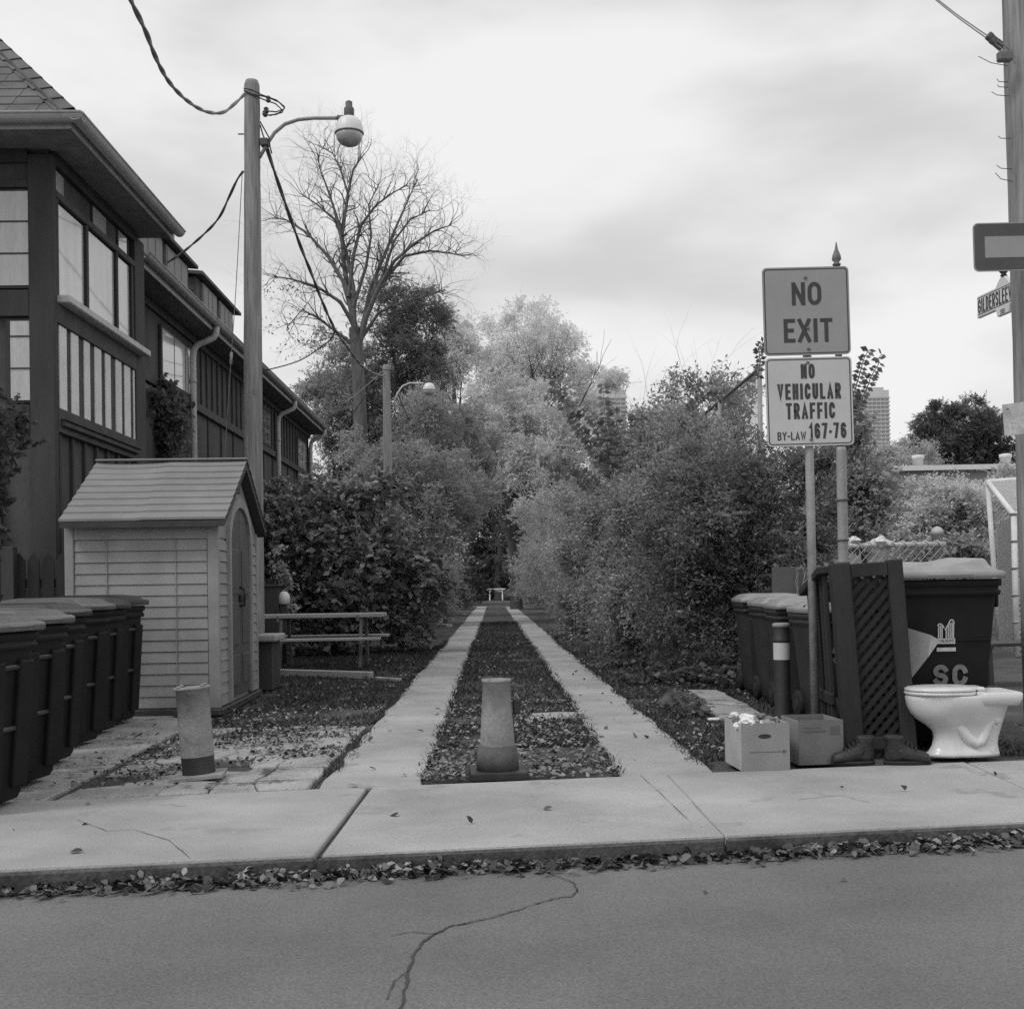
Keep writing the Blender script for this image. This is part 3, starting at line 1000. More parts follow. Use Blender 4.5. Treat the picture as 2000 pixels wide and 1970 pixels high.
# side facing the lane: rails from the top down
for z0, z1, pr, mm in ((5.72, 5.86, 0.0, 'timber_dark'), (5.37, 5.45, 0.004, 'timber_rail'), (4.03, 4.24, 0.003, 'timber_rail'), (2.86, 3.12, 0.003, 'timber_rail')):
    hp('rail', mm, BX - 0.069, BX + pr, BY0 + 0.102, BY1 - 0.422, z0, z1, 0.006)
hp('window_sill', 'pipe_metal', BX - 0.069, BX + 0.13, BY0 + 0.11, BY1 - 0.2, 4.245, 4.325, 0.01)
hp('ledge', 'timber_rail', BX + 0.0035, BX + 0.05, BY0 + 0.16, BY1 - 0.45, 2.93, 2.985, 0.006)
hp('ledge', 'timber_dark', BX + 0.0035, BX + 0.07, BY0 + 0.16, BY1 - 0.45, 2.988, 3.01, 0.004)
wy = [BY0 + 0.14, onx(172, 450, BX).y, onx(230, 500, BX).y, 15.46]
for i in range(3):
    a, b = wy[i] + 0.035, wy[i + 1] - 0.035
    f = hp('window', 'timber_dark', BX - 0.068, BX - 0.046, a, b, 4.33, 5.36)
    hp('pane', 'window_pale', BX - 0.045, BX - 0.035, a + 0.03, b - 0.03, 4.35, 5.34, 0, f)
for i in range(4):
    hp('mullion', 'timber_dark', BX - 0.068, BX - 0.004, wy[i] - 0.034, wy[i] + 0.034, 4.327, 5.368, 0.006)
for a, b in ((12.78, 13.12), (14.05, 14.55), (15.0, 15.36)):
    f = hp('window', 'timber_dark', BX - 0.068, BX - 0.05, a, b, 5.46, 5.71)
    hp('pane', 'window_pale', BX - 0.049, BX - 0.04, a + 0.02, b - 0.02, 5.48, 5.69, 0, f)
hp('panel', 'timber_rail', BX - 0.068, BX - 0.035, BY0 + 0.11, BY1 - 0.43, 3.122, 4.028)
for a, b in ((120, 134), (143, 157), (168, 179), (188.5, 201), (209, 219), (229, 240), (246, 257), (263, 273), (279, 288)):
    ya, yb_ = onx(a, 700, BX).y, onx(b, 700, BX).y
    if ya > 15.5:
        continue
    hp('stripe_board', 'panel_pale', BX - 0.034, BX - 0.018, ya, min(yb_, 15.54), 3.125, 4.025, 0.003)
y = BY0 + 0.2
for i in range(8):
    hp('batten', 'timber_dark', BX - 0.069, BX - 0.03, y + 0.4 * i, y + 0.4 * i + 0.06, 0.0, 2.858, 0.004)
# front facing the street
for z0, z1 in ((5.72, 5.86), (5.45, 5.53), (4.08, 4.36), (2.86, 3.14)):
    hp('rail', 'timber_dark', -10.5, BX - 0.272, BY0 + 0.004, BY0 + 0.069, z0, z1, 0.006)
for xa, xb, z0, z1 in ((at(62, 450, BY0).x - 1.25, at(60, 450, BY0).x, 4.38, 5.44), (at(19, 700, BY0).x, at(74, 700, BY0).x, 3.16, 4.06), (-8.6, -7.2, 4.38, 5.44), (-8.6, -7.2, 3.16, 4.06)):
    f = hp('window', 'timber_dark', xa - 0.05, xb + 0.05, BY0 + 0.03, BY0 + 0.069, z0 + 0.003, z1 - 0.003)
    hp('pane', 'window_pale', xa, xb, BY0 + 0.018, BY0 + 0.028, z0 + 0.03, z1 - 0.03, 0, f)
    hp('glazing_bar', 'timber_dark', xa, xb, BY0 + 0.008, BY0 + 0.017, z0 + 0.36, z0 + 0.375, 0, f)
    hp('glazing_bar', 'timber_dark', xa, xb, BY0 + 0.008, BY0 + 0.017, z0 + 0.70, z0 + 0.715, 0, f)
for x in (-5.35, -6.0, -6.7, -7.6):
    hp('post', 'timber_dark', x, x + 0.16, BY0 + 0.006, BY0 + 0.0685, 0, 2.858, 0.006)
# eaves
EX, EY = -4.20, 12.0
hp('soffit', 'soffit', -10.5, EX - 0.002, EY + 0.06, BY1 - 0.05, 5.862, 5.9)
hp('fascia', 'gutter_metal', EX, EX + 0.022, EY + 0.04, BY1 - 0.05, 5.82, 5.95, 0.004)
hp('fascia', 'gutter_metal', -10.5, EX + 0.022, EY + 0.035, EY + 0.058, 5.82, 5.95, 0.004)


def gutter_run(name, a, b, out, parent, m='gutter_metal', r=0.075, ends=True):
    """half-round gutter with a rolled lip; a, b world ends, out = outward direction"""
    a, b, out = Vector(a), Vector(b), Vector(out)
    prof = []
    for k in range(9):
        an = PI + PI * k / 8
        prof.append((math.cos(an) * r, math.sin(an) * r))
    prof += [(r * 0.86, 0.0)] + [(math.cos(2 * PI - PI * k / 8) * r * 0.86, math.sin(2 * PI - PI * k / 8) * r * 0.86) for k in range(1, 9)]
    rings = [[e + out * p[0] + Vector((0, 0, p[1])) for p in prof] for e in (a, b)]
    mb = MB().loft(rings, True, True, False)
    mb.tube([a + out * r, b + out * r], 0.014, 6)
    return mb.build(name, m, parent, world=True)


gutter_run('gutter', (EX + 0.1, EY - 0.1, 5.93), (EX + 0.1, BY1 - 0.1, 5.93), (1, 0, 0), house)
gutter_run('gutter', (-10.5, EY - 0.045, 5.93), (EX + 0.17, EY - 0.045, 5.93), (0, -1, 0), house)
# roof: hipped front slope of shingles
K = 1.04
rf = MB()
rf.add([(-10.5, EY, 5.955), (EX, EY, 5.955), (EX - 3.2, EY + 3.2, 5.955 + K * 3.2), (-10.5, EY + 3.2, 5.955 + K * 3.2)], [(0, 1, 2, 3)])
rf.add([(EX + .05, EY + .05, 5.955), (EX + .05, BY1 - 0.06, 5.955), (EX - 3.2, BY1 - 0.06, 5.955 + K * 3.2), (EX - 3.2, EY + 3.2, 5.955 + K * 3.2)], [(0, 1, 2, 3)])
rf.add([(EX - 3.2, BY1 - .06, 5.955 + K * 3.2), (EX + .05, BY1 - .06, 5.955), (-10.5, BY1 - .06, 5.955), (-10.5, BY1 - .06, 5.955 + K * 3.2)], [(0, 1, 2, 3)])
roof = rf.build('roof', 'shingle_side', house, world=True)
ns = Vector((0, -K, 1)).normalized()
rr = random.Random(3)
for c in range(13):
    t0, t1 = c * 0.127, c * 0.127 + 0.15
    x = EX - t0 - 0.02 - (0.15 if c % 2 else 0)
    while x > -6.9:
        xl = x - 0.30
        xa1 = min(x - 0.006, EX - t1 - 0.01)
        xa0 = min(x - 0.006, EX - t0 - 0.01)
        p = [Vector((xl, EY + t0, 5.957 + K * t0)), Vector((xa0, EY + t0, 5.957 + K * t0)), Vector((xa1, EY + t1, 5.957 + K * t1)), Vector((xl, EY + t1, 5.957 + K * t1))]
        p = [q + ns * (0.014 if i < 2 else 0.004) for i, q in enumerate(p)]
        MB().slab(p, ns * rr.uniform(0.009, 0.013)).build('shingle', 'shingle', roof, world=False).matrix_basis = Matrix.Translation(-house.location)
        x -= 0.30
hd = Vector((-1, 1, K)).normalized()
q = Vector((EX + 0.03, EY + 0.03, 5.955))
MB().bar(q, q + hd * 3.0, .24, .03).build('hip_board', 'shingle_side', roof).matrix_basis = Matrix.Translation(-house.location)
for i in range(9):
    q = Vector((EX + 0.06, EY - 0.0, 5.97)) + hd * (0.3 * i)
    e = q + hd * 0.36
    sd_ = Vector((1, 1, 0)).normalized()
    dn = Vector((0, 0, -0.07))
    w_ = 0.17
    p0 = [q + ns * 0.02 + Vector((-0.19, 0.0, 0)), q + Vector((0, 0, 0.045)), e + Vector((0, 0, 0.02)), e + Vector((-0.19, 0, 0.0))]
    p1 = [q + Vector((0, 0, 0.045)), q + Vector((0.0, 0.19, 0.02)), e + Vector((0, 0.19, 0)), e + Vector((0, 0, 0.02))]
    MB().slab(p0, ns * 0.008).slab(p1, Vector((1, 0, 0.9)).normalized() * 0.008).build('ridge_shingle', 'shingle', roof).matrix_basis = Matrix.Translation(-house.location)

# ---- long row behind it
RX, RY1 = -5.1, 34.2
row = thing('row_house', 'long dark boarded row building with dormers and downpipes beyond the timbered house', 'house', (RX, 16.0, 0))


def rp(name, m, x0, x1, y0, y1, z0, z1, bevel=0.0, parent=None):
    return MB().bb(x0 - RX, x1 - RX, y0 - 16.0, y1 - 16.0, z0, z1).build(name, m, parent or row, bevel)


rp('wall', 'wall_dark', -12, RX - 0.04, 16.0, RY1 - 0.6, -0.1, 5.6)
rp('soffit', 'soffit', -12, -4.7, 16.02, RY1, 5.6, 5.63)
rp('fascia', 'gutter_metal', -4.699, -4.675, 16.02, RY1, 5.55, 5.72, 0.004)
gutter_run('gutter', (-4.6, 16.02, 5.69), (-4.6, RY1, 5.69), (1, 0, 0), row, r=0.07)
rp('rail', 'timber_rail', RX - 0.04, RX + 0.03, 16.0, RY1 - 0.6, 4.28, 4.42, 0.006)
rp('rail', 'timber_rail', RX - 0.04, RX + 0.02, 16.0, RY1 - 0.6, 2.75, 2.9, 0.006)
rp('rail', 'timber_rail', RX - 0.04, RX + 0.015, 16.0, RY1 - 0.6, 5.43, 5.55, 0.006)
y = 20.75
while y < RY1 - 0.7:
    rp('batten', 'timber_rail', RX - 0.039, RX - 0.005, y, y + 0.05, 4.422, 5.428, 0.003)
    y += 0.42
y = 16.4
while y < RY1 - 0.7:
    rp('batten', 'timber_dark', RX - 0.039, RX - 0.012, y, y + 0.04, 2.902, 4.278, 0.003)
    y += 1.05


def win(parent, pf, ya, yb2, z0, z1, xf, n=3, frame='timber_rail', pane='window_pale', fw_=0.05):
    f = pf('window', frame, xf - 0.03, xf + 0.012, ya, yb2, z0, z1, 0.004)
    wd = (yb2 - ya - fw_) / n
    for i in range(n):
        pf('pane', pane, xf + 0.0125, xf + 0.02, ya + fw_ + wd * i, ya + wd * (i + 1), z0 + fw_, z1 - fw_, 0, f)
    return f


win(row, rp, onx(314, 700, RX).y, onx(381, 700, RX).y, 4.43, 5.3, RX, 3)
win(row, rp, 31.4, 32.9, 3.1, 5.2, RX, 2, 'timber_dark', 'window_dark')
win(row, rp, 26.3, 27.6, 4.45, 5.3, RX, 3, 'timber_rail', 'window_dark')
# roof and dormers
rf = MB()
rf.slab([(-4.69, 16.02, 5.73), (-4.69, RY1, 5.73), (-8.6, RY1, 9.1), (-8.6, 16.02, 9.1)], (0, 0, 0.05))
rf.slab([(-8.6, 16.02, 9.1), (-8.6, RY1, 9.1), (-12.3, RY1, 5.73), (-12.3, 16.02, 5.73)], (0, 0, 0.05))
rroof = rf.build('roof', 'shingle_side', row, world=True)
DX = -5.25
for (a, b) in ((17.6, 21.0), (21.55, 24.6)):
    d = rp('dormer', 'shingle_side', DX - 2.0, DX - 0.03, a, b, 6.0, 6.84, 0, None)
    for k in range(6):
        rp('shingle_course', 'shingle_side', DX - 1.6, DX - 0.032, a - 0.02, a - 0.003 + 0.01 * 0, 6.06 + 0.13 * k, 6.185 + 0.13 * k, 0.003, d)
    m_ = (a + b) / 2
    for ya, yb2 in ((a + 0.3, m_ - 0.12), (m_ + 0.12, b - 0.25)):
        f = rp('window', 'frame_pale', DX - 0.029, DX + 0.02, ya, yb2, 6.12, 6.8, 0.004, d)
        wd = (yb2 - ya - 0.06) / 3
        for i in range(3):
            rp('pane', 'window_mid', DX + 0.0205, DX + 0.026, ya + 0.06 + wd * i, ya + wd * (i + 1), 6.17, 6.75, 0, d)
    MB().slab([(DX + 0.12, a - 0.12, 6.845), (DX + 0.12, b + 0.12, 6.845), (DX - 2.2, b + 0.12, 7.05), (DX - 2.2, a - 0.12, 7.05)], (0, 0, 0.06)).build('dormer_roof', 'shingle_side', row, world=True)
# downpipes with swan necks
for yy in (20.2, 28.2, 33.2):
    pts = [(-4.62, yy, 5.62), (-4.62, yy, 5.52), (-4.66, yy, 5.44), (-4.78, yy, 5.38), (-4.92, yy, 5.33), (-5.0, yy, 5.25), (-5.02, yy, 5.1), (-5.02, yy, 0.1)]
    dp = MB().tube(pts, 0.055, 10).build('downpipe', 'pipe_metal', row, world=True)
    for z in (1.5, 3.2, 4.7):
        MB().lathe([(0.062, -0.03), (0.062, 0.03)], (-5.02, yy, z), 12).build('pipe_clip', 'gutter_metal', dp).matrix_basis = Matrix.Translation(-row.location)
# far lower building
far = thing('low_outbuilding', 'low dark outbuilding at the far end of the row', 'building', (-5.4, 36.2, 0))
MB().bb(-9, -5.4, 36.2, 44, -0.1, 4.4).build('wall', 'wall_dark', far, world=True)
MB().slab([(-5.0, 35.7, 4.35), (-5.0, 44.4, 4.35), (-7.4, 44.4, 6.0), (-7.4, 35.7, 6.0)], (0, 0, 0.08)).slab([(-7.4, 35.7, 6.0), (-7.4, 44.4, 6.0), (-9.4, 44.4, 4.35), (-9.4, 35.7, 4.35)], (0, 0, 0.08)).build('roof', 'shingle_side', far, world=True)
MB().bb(-5.399, -5.36, 38, 39.4, 2.6, 3.9).build('window', 'window_dark', far, world=True)

# ---- buildings beyond the right-hand fence
flat = thing('flat_roofed_building', 'grey flat-roofed building with a white roof edge behind the shrubs at right', 'building', (24, 62, 0))
p0, p1 = at(1690, 917, 62), at(2040, 906, 62)
MB().bb(p0.x - 1, p1.x + 6, 62, 74, -0.1, p0.z - 0.12).build('wall', 'building_wall', flat, world=True)
MB().bar((p0.x - 1.2, 61.9, p0.z), (p1.x + 6.2, 61.9, p0.z + 0.08), 0.5, 0.26).build('roof_edge', 'white_paint', flat, world=True)
for x in (1793, 1964):
    q = at(x, 909, 62.5)
    MB().lathe([(0.28, 0), (0.28, 0.5), (0.32, 0.52), (0.32, 0.7), (0.1, 0.74)], (q.x, 62.5, p0.z + 0.05), 12).build('roof_vent', 'white_paint', flat, world=True)
for i in range(6):
    x = p0.x + 1.0 + i * 1.9
    f = MB().bb(x, x + 1.3, 61.93, 61.995, 3.4, 5.2).build('window', 'window_dark', flat, world=True)
for nm, xa, xb, yt, Y, lab in (('tower_block', 1158, 1222, 762, 800, 'far grey tower block showing above the middle of the hedge'),
                               ('tower_block', 1686, 1736, 762, 820, 'far grey tower block standing right of the two traffic signs')):
    a, b = at(xa, yt, Y), at(xb, yt + 1, Y)
    t = thing(nm, lab, 'building', ((a.x + b.x) / 2, Y, 0))
    MB().bb(a.x, b.x, Y, Y + 24, -0.1, a.z).build('wall', 'tower_concrete', t, world=True)
    MB().bb(a.x + 2, b.x - 3, Y + 2, Y + 10, a.z, a.z + 2.2).build('roof_plant', 'tower_band', t, world=True)
    z = a.z - 5
    i = 0
    for k in range(1, 6):
        x = a.x + (b.x - a.x) * k / 6
        MB().bb(x - .25, x + .25, Y - .35, Y - .03, 10, a.z - 4).build('pier', 'tower_concrete', t, world=True)
    while z > 30:
        MB().bb(a.x - 0.1, b.x + 0.6, Y - 0.6, Y - 0.36, z - 0.9, z).build('balcony', 'tower_band', t, world=True)
        MB().bb(a.x + 0.4, b.x - 0.4, Y - 0.015, Y - 0.004, z - 2.6, z - 1.1).build('window', 'tower_glass', t, world=True)
        z -= 2.8


# ================================================================== SHED
SX0, SX1, SY0, SY1 = -3.95, -2.54, 11.05, 13.17
shed = thing('garden_shed', 'pale resin garden shed with clapboard walls, shingled roof and arched dark double doors', 'shed', (SX0, SY0, 0), math.radians(1.6))


def sp(name, m, x0, x1, y0, y1, z0, z1, bevel=0.0, parent=None):
    return MB().bb(x0 - SX0, x1 - SX0, y0 - SY0, y1 - SY0, z0, z1).build(name, m, parent or shed, bevel)


sp('base', 'shed_trim', SX0 - 0.02, SX1 + 0.03, SY0 - 0.03, SY1 + 0.02, -0.02, 0.05, 0.01)
# hollow shell: gabled end walls and side walls
SZ, RZ = 1.76, 2.40
ym = (SY0 + SY1) / 2
MB().bb(SX0 + .03, SX1 - .03, SY0 + .03, SY1 - .03, 0.05, SZ).slab([(SX0 + .03, SY0 + .03, SZ), (SX0 + .03, SY1 - .03, SZ), (SX0 + .03, ym, RZ)], (SX1 - SX0 - .06, 0, 0)).build('wall', 'shed_wall', shed, off=(SX0, SY0, 0))
nb = 15
hgt = (1.62 - 0.06) / nb
for i in range(nb):
    z0 = 0.06 + i * hgt
    pr = Vector((0, -1, 0))
    # near side: boards tilted so that each lower edge stands proud
    p = [(SX0 + 0.09, SY0 + 0.008, z0 + 0.003), (SX0 + 0.09, SY0 + 0.018, z0 + hgt - 0.001), (SX0 + 0.09, SY0 + 0.029, z0 + hgt - 0.001), (SX0 + 0.09, SY0 + 0.029, z0 + 0.003)]
    MB().slab(p, (SX1 - SX0 - 0.2, 0, 0)).build('clapboard', 'shed_wall', shed, 0.002, off=(SX0, SY0, 0))
    for ya, yb2 in ((SY0 + 0.06, SY0 + 0.44), (SY1 - 0.44, SY1 - 0.05)):
        p = [(SX1 - 0.006, ya, z0 + 0.003), (SX1 - 0.018, ya, z0 + hgt - 0.001), (SX1 - 0.029, ya, z0 + hgt - 0.001), (SX1 - 0.029, ya, z0 + 0.003)]
        MB().slab(p, (0, yb2 - ya, 0)).build('clapboard', 'shed_wall', shed, 0.002, off=(SX0, SY0, 0))
sp('top_band', 'shed_wall', SX0 + 0.01, SX1 - 0.1, SY0 + 0.008, SY0 + 0.029, 1.625, SZ, 0.004)
sp('corner_trim', 'shed_wall', SX0, SX0 + 0.085, SY0, SY0 + 0.1, 0.05, SZ, 0.008)
sp('corner_trim', 'shed_wall', SX1 - 0.105, SX1, SY0, SY0 + 0.055, 0.05, SZ + 0.02, 0.008)
sp('corner_trim', 'shed_wall', SX1 - 0.08, SX1, SY1 - 0.045, SY1, 0.05, SZ, 0.008)
for x in (SX0 + 0.38, SX1 - 0.4):
    sp('panel_seam', 'shed_wall', x, x + 0.006, SY0 + 0.002, SY0 + 0.022, 0.07, 1.64, 0.001)
# gable wall over the doors and the arch
MB().slab([(SX1 - 0.03, SY0 + 0.05, SZ - 0.12), (SX1 - 0.03, SY1 - 0.05, SZ - 0.12), (SX1 - 0.03, SY1 - 0.05, SZ + 0.03), (SX1 - 0.03, ym, RZ - 0.03), (SX1 - 0.03, SY0 + 0.05, SZ + 0.03)], (0.012, 0, 0)).build('gable', 'shed_wall', shed, off=(SX0, SY0, 0))
for k in range(4):
    sp('vent_slat', 'shed_trim', SX1 - 0.017, SX1 - 0.008, ym - 0.12, ym + 0.12, 2.13 + 0.035 * k, 2.15 + 0.035 * k)


def arch(y0, y1, z0, zs, rise, n=10):
    c, hw = (y0 + y1) / 2, (y1 - y0) / 2
    return [(y0, z0), (y1, z0)] + [(c + hw * math.cos(PI * k / n), zs + rise * math.sin(PI * k / n)) for k in range(n + 1)]


o_, i_ = arch(SY0 + 0.44, SY1 - 0.44, 0.08, 1.62, 0.46), arch(SY0 + 0.52, SY1 - 0.52, 0.08, 1.6, 0.38)
tm = MB()
for k in range(1, len(o_) - 1):
    q = [o_[k], o_[k + 1], i_[k + 1], i_[k]]
    tm.slab([(SX1 - 0.017, a, b) for a, b in q], (0.04, 0, 0))
tm.slab([(SX1 - 0.017, a, b) for a, b in (o_[0], i_[0], i_[-1], o_[-1])], (0.04, 0, 0))
tm.build('arch_trim', 'shed_wall', shed, off=(SX0, SY0, 0))
ya, yb2 = SY0 + 0.523, SY1 - 0.523
pts = i_[2:]
rgt = [p for p in pts if p[0] >= ym - 1e-6]
lft = [p for p in pts if p[0] <= ym + 1e-6]
for (dn, a, b, arc) in (('far', ym + 0.008, yb2, rgt), ('near', ya, ym - 0.008, lft)):
    if dn == 'far':
        poly = [(a, 0.1), (b, 0.1)] + [(min(max(p[0], a), b), p[1]) for p in arc]
    else:
        poly = [(b, 0.1)] + [(min(max(p[0], a), b), p[1]) for p in arc] + [(a, 0.1)]
    dr = MB().slab([(SX1 - 0.016, p[0], p[1]) for p in poly], (0.014, 0, 0)).build('door', 'shed_dark', shed, off=(SX0, SY0, 0))
    for z0, z1 in ((0.2, 0.5), (0.6, 1.02), (1.1, 1.55)):
        MB().bb(SX1 - 0.001, SX1 + 0.008, a + 0.08, b - 0.08, z0, z1).build('door_panel', 'shed_dark', dr, 0.006).matrix_basis = Matrix.Translation(-shed.location)
    if dn == 'near':
        MB().tube([(SX1 + 0.0, ym - 0.06, 1.17), (SX1 + 0.05, ym - 0.06, 1.16), (SX1 + 0.06, ym - 0.06, 1.08), (SX1 + 0.05, ym - 0.06, 0.99), (SX1, ym - 0.06, 0.98)], 0.014, 8).build('handle', 'black_steel', dr).matrix_basis = Matrix.Translation(-shed.location)
        MB().bb(SX1 + 0.004, SX1 + 0.03, ym - 0.075, ym + 0.03, 1.02, 1.1).build('padlock', 'black_steel', dr, 0.006).matrix_basis = Matrix.Translation(-shed.location)
# roof: sagging shingle courses on both slopes
ex0, ex1 = SX0 - 0.01, SX1 + 0.09
ey, ez = SY0 - 0.12, SZ + 0.03
slope = Vector((0, ym - ey, RZ + 0.05 - ez))
for sgn, nm in ((1, 'near'), (-1, 'far')):
    nc = 9
    for c in range(nc):
        f0, f1 = c / nc, (c + 1) / nc + 0.012
        f1 = min(f1, 1.0)
        rows = []
        nseg = 24
        lo, hi, lo2, hi2 = [], [], [], []
        for s_ in range(nseg + 1):
            u = s_ / nseg
            x = ex0 + (ex1 - ex0) * u
            # panels sag a little between the joint in the middle and the ends
            sag = -0.006 * (math.sin(PI * (u * 2 % 1.0)) if c > 1 else 0.4) * (c / nc) - (0.006 if u < 0.5 else 0.0)
            if c >= 7:
                sag -= 0.01 * math.sin(PI * min(1, u * 2.2)) * (1 if u < .45 else 0.2)
            for (lst, f, pr) in ((lo, f0, 0.03), (hi, f1, 0.012)):
                yv = ey + slope.y * f
                zv = ez + slope.z * f + pr + sag
                if sgn < 0:
                    yv = 2 * ym - yv
                lst.append((x, yv, zv))
        bt = [(p[0], p[1], p[2] - 0.022) for p in lo]
        vs = lo + hi + bt
        m_ = nseg + 1
        fs = []
        for s_ in range(nseg):
            q = [(s_, s_ + 1, m_ + s_ + 1, m_ + s_), (2 * m_ + s_, 2 * m_ + s_ + 1, s_ + 1, s_)]
            fs += q if sgn > 0 else [tuple(reversed(t)) for t in q]
        MB().add(vs, fs).build('shingle_course', 'shed_roof', shed, off=(SX0, SY0, 0))
    yy = ey if sgn > 0 else 2 * ym - ey
    poly = [(ex0 + .01, ey, ez - 0.005), (ex0 + .01, ym, RZ + 0.03), (ex0 + .01, ym, RZ - 0.03), (ex0 + .01, ey, ez - 0.06)]
    if sgn < 0:
        poly = [(p[0], 2 * ym - p[1], p[2]) for p in poly]
    MB().slab(poly, (ex1 - ex0 - .02, 0, 0)).build('roof_deck', 'shed_trim', shed, off=(SX0, SY0, 0))
sp('ridge_cap', 'shed_roof', ex0 - .005, ex1 + .005, ym - 0.05, ym + 0.05, RZ + 0.065, RZ + 0.085, 0.008)
# planks lying at the shed foot
tag(MB().box((-2.72, 10.93, 0.03), (0.42, 0.09, 0.05), 0.06).build('loose_plank', 'timber_rail', None, 0.005), 'dark loose plank lying at the near foot of the shed', 'plank')


# ================================================================== BINS
def rounded_loft(levels, r=0.06, n=4):
    return [ring3(w, d, min(r, w * .3, d * .3), z, cx, cy, n) for (w, d, z, cx, cy) in levels]


def make_bin(label, group, loc, rz, W=0.60, D=0.70, H=1.02, body='bin_body', lid='bin_lid', tilt=(0, 0), front=True):
    """wheeled bin, front towards -y; lid hinged at +y"""
    t = thing('wheeled_bin', label, 'bin', loc, rz, group, tilt)
    hb = H * 0.9
    lv = [(W * .72, D * .66, 0.03, 0, -.02), (W * .76, D * .70, 0.06, 0, -.02), (W * .84, D * .80, hb * .5, 0, -.01), (W * .93, D * .9, hb * .88, 0, 0),
          (W * .935, D * .905, hb * .9, 0, 0), (W * .99, D * .97, hb * .905, 0, 0), (W, D * .98, hb * .93, 0, 0), (W * .97, D * .955, hb * .935, 0, 0), (W * .97, D * .955, hb * .955, 0, 0), (W * 1.01, D * .99, hb * .96, 0, 0), (W * 1.01, D * .99, hb, 0, 0), (W * .93, D * .9, hb, 0, 0), (W * .9, D * .86, hb * .85, 0, 0)]
    MB().loft(rounded_loft(lv, 0.05), True, True).build('body', body, t)
    # lid: stepped rim and a raised, sloping middle
    y0 = -0.015
    ll = [(W * 1.02, D * 1.02, hb + .006, 0, y0), (W * 1.04, D * 1.05, hb + .012, 0, y0), (W * 1.04, D * 1.05, hb + .045, 0, y0), (W * 1.0, D * 1.0, hb + .055, 0, y0),
          (W * .95, D * .93, hb + .058, 0, y0), (W * .86, D * .84, hb + .088, 0, y0 + .01), (W * .6, D * .62, hb + .1, 0, y0 + .03)]
    ld = MB().loft(rounded_loft(ll, 0.05), True, True).build('lid', lid, t)
    for sx in (-1, 1):
        MB().box((sx * W * .22, y0 + .02, hb + .094), (W * .07, D * .58, .016)).build('lid_rib', lid, ld, 0.005)
    MB().box((0, -D * .53, hb + .03), (W * .42, .035, .02)).build('lid_grip', lid, ld, 0.006)
    # handle bar at the hinge
    MB().tube([(-W * .42, D * .46, hb * .95), (-W * .42, D * .56, hb * .98), (-W * .3, D * .585, hb * .985), (W * .3, D * .585, hb * .985), (W * .42, D * .56, hb * .98), (W * .42, D * .46, hb * .95)], 0.016, 8).build('handle', body, t)
    # front: two raised panels leave a channel, bars cross it
    if front:
        for sx in (-1, 1):
            MB().bar((sx * W * .23, -D * .355 - .022, .1), (sx * W * .26, -D * .455 + .002, hb * .84), W * .26, .05, (0, 1, 0)).build('front_panel', body, t, 0.012, segs=2)
        for zc in (hb * .80, hb * .45):
            dy = -D * (.36 + .095 * zc / hb) - .012
            MB().box((0, dy, zc), (W * .27, .03, .028)).build('lift_bar', 'bin_lid', t, 0.008)
    else:
        MB().bar((-W * .4, -D * .43, hb * .64), (W * .4, -D * .43, hb * .64), .02, .012).build('mould_line', body, t, 0.003)
    for sx in (-1, 1):
        w = MB()
        c = (sx * W * .40, D * .33, 0.115)
        rings = []
        for (r, x) in ((.07, -.028), (.112, -.028), (.118, -.018), (.118, .018), (.112, .028), (.07, .028)):
            rings.append([(c[0] + x, c[1] + r * math.cos(2 * PI * k / 18), c[2] + r * math.sin(2 * PI * k / 18)) for k in range(18)])
        wo = w.loft(rings).build('wheel', 'rubber', t)
        MB().tube([(c[0] - .034, c[1], c[2]), (c[0] + .034, c[1], c[2])], .05, 10).build('hub', 'bin_body_grey', wo)
    return t


pos = [(6, 1403), (44, 1382), (94, 1354), (162, 1329), (194, 1322), (248, 1307)]
labs = ['black wheeled bin at the left edge of the picture, nearest of the left row', 'black wheeled bin second from the left edge in the left row',
        'black wheeled bin third from the left edge in the left row', 'black wheeled bin fourth from the left edge in the left row',
        'black wheeled bin last but one before the shed', 'black wheeled bin against the shed wall, farthest of the left row']
by = [6.35, 7.15, 7.98, 8.95, 9.68, 10.42]
bx = [-2.52, -2.64, -2.80, -2.96, -3.05, -3.12]
bl = ['bin_lid_dim', 'bin_lid_dim', 'bin_lid', 'bin_lid_dim', 'bin_lid', 'bin_lid']
for i in range(6):
    make_bin(labs[i], 'bins in a row left of the lane', (bx[i] - 0.33, by[i], 0), PI / 2 + random.uniform(-.09, .09) - 0.05, W=0.62, D=0.66, H=[1.03, 1.05, 1.08, 1.11, 1.11, 1.13][i], lid=bl[i])

# right-hand bins
rb = [((2.84, 12.35), 1.03, 'grey wheeled bin at the far end of the right-hand row beside the hedge'), ((2.82, 11.42), 1.0, 'grey wheeled bin in the middle of the right-hand row'),
      ((2.78, 10.62), 0.99, 'grey wheeled bin behind the one with the strapped lid')]
for (p, H, lab) in rb:
    make_bin(lab, 'grey bins in the right-hand row', (p[0], p[1], 0), random.uniform(-.06, .06), W=0.62, D=0.66, H=H, body='bin_body_grey', lid='bin_lid_pale')
bD = make_bin('grey wheeled bin marked SC, its lid tied with a strap, behind the sign post', 'grey bins in the right-hand row', (2.80, 9.72, 0), 0.05, W=0.62, D=0.66, H=0.97, body='bin_body_grey', lid='bin_lid_pale', front=False)
stroke_text('SC', 0.22, 0.15, .034, 'print_grey', bD, (-0.02, -0.2905, 0.55), (0.05, 0, 0), .4)
MB().tube([(-.3, -.1, .93), (-.15, -.12, .985), (.15, -.12, .985), (.3, -.1, .93)], .012, 6).build('strap', 'black_steel', bD)
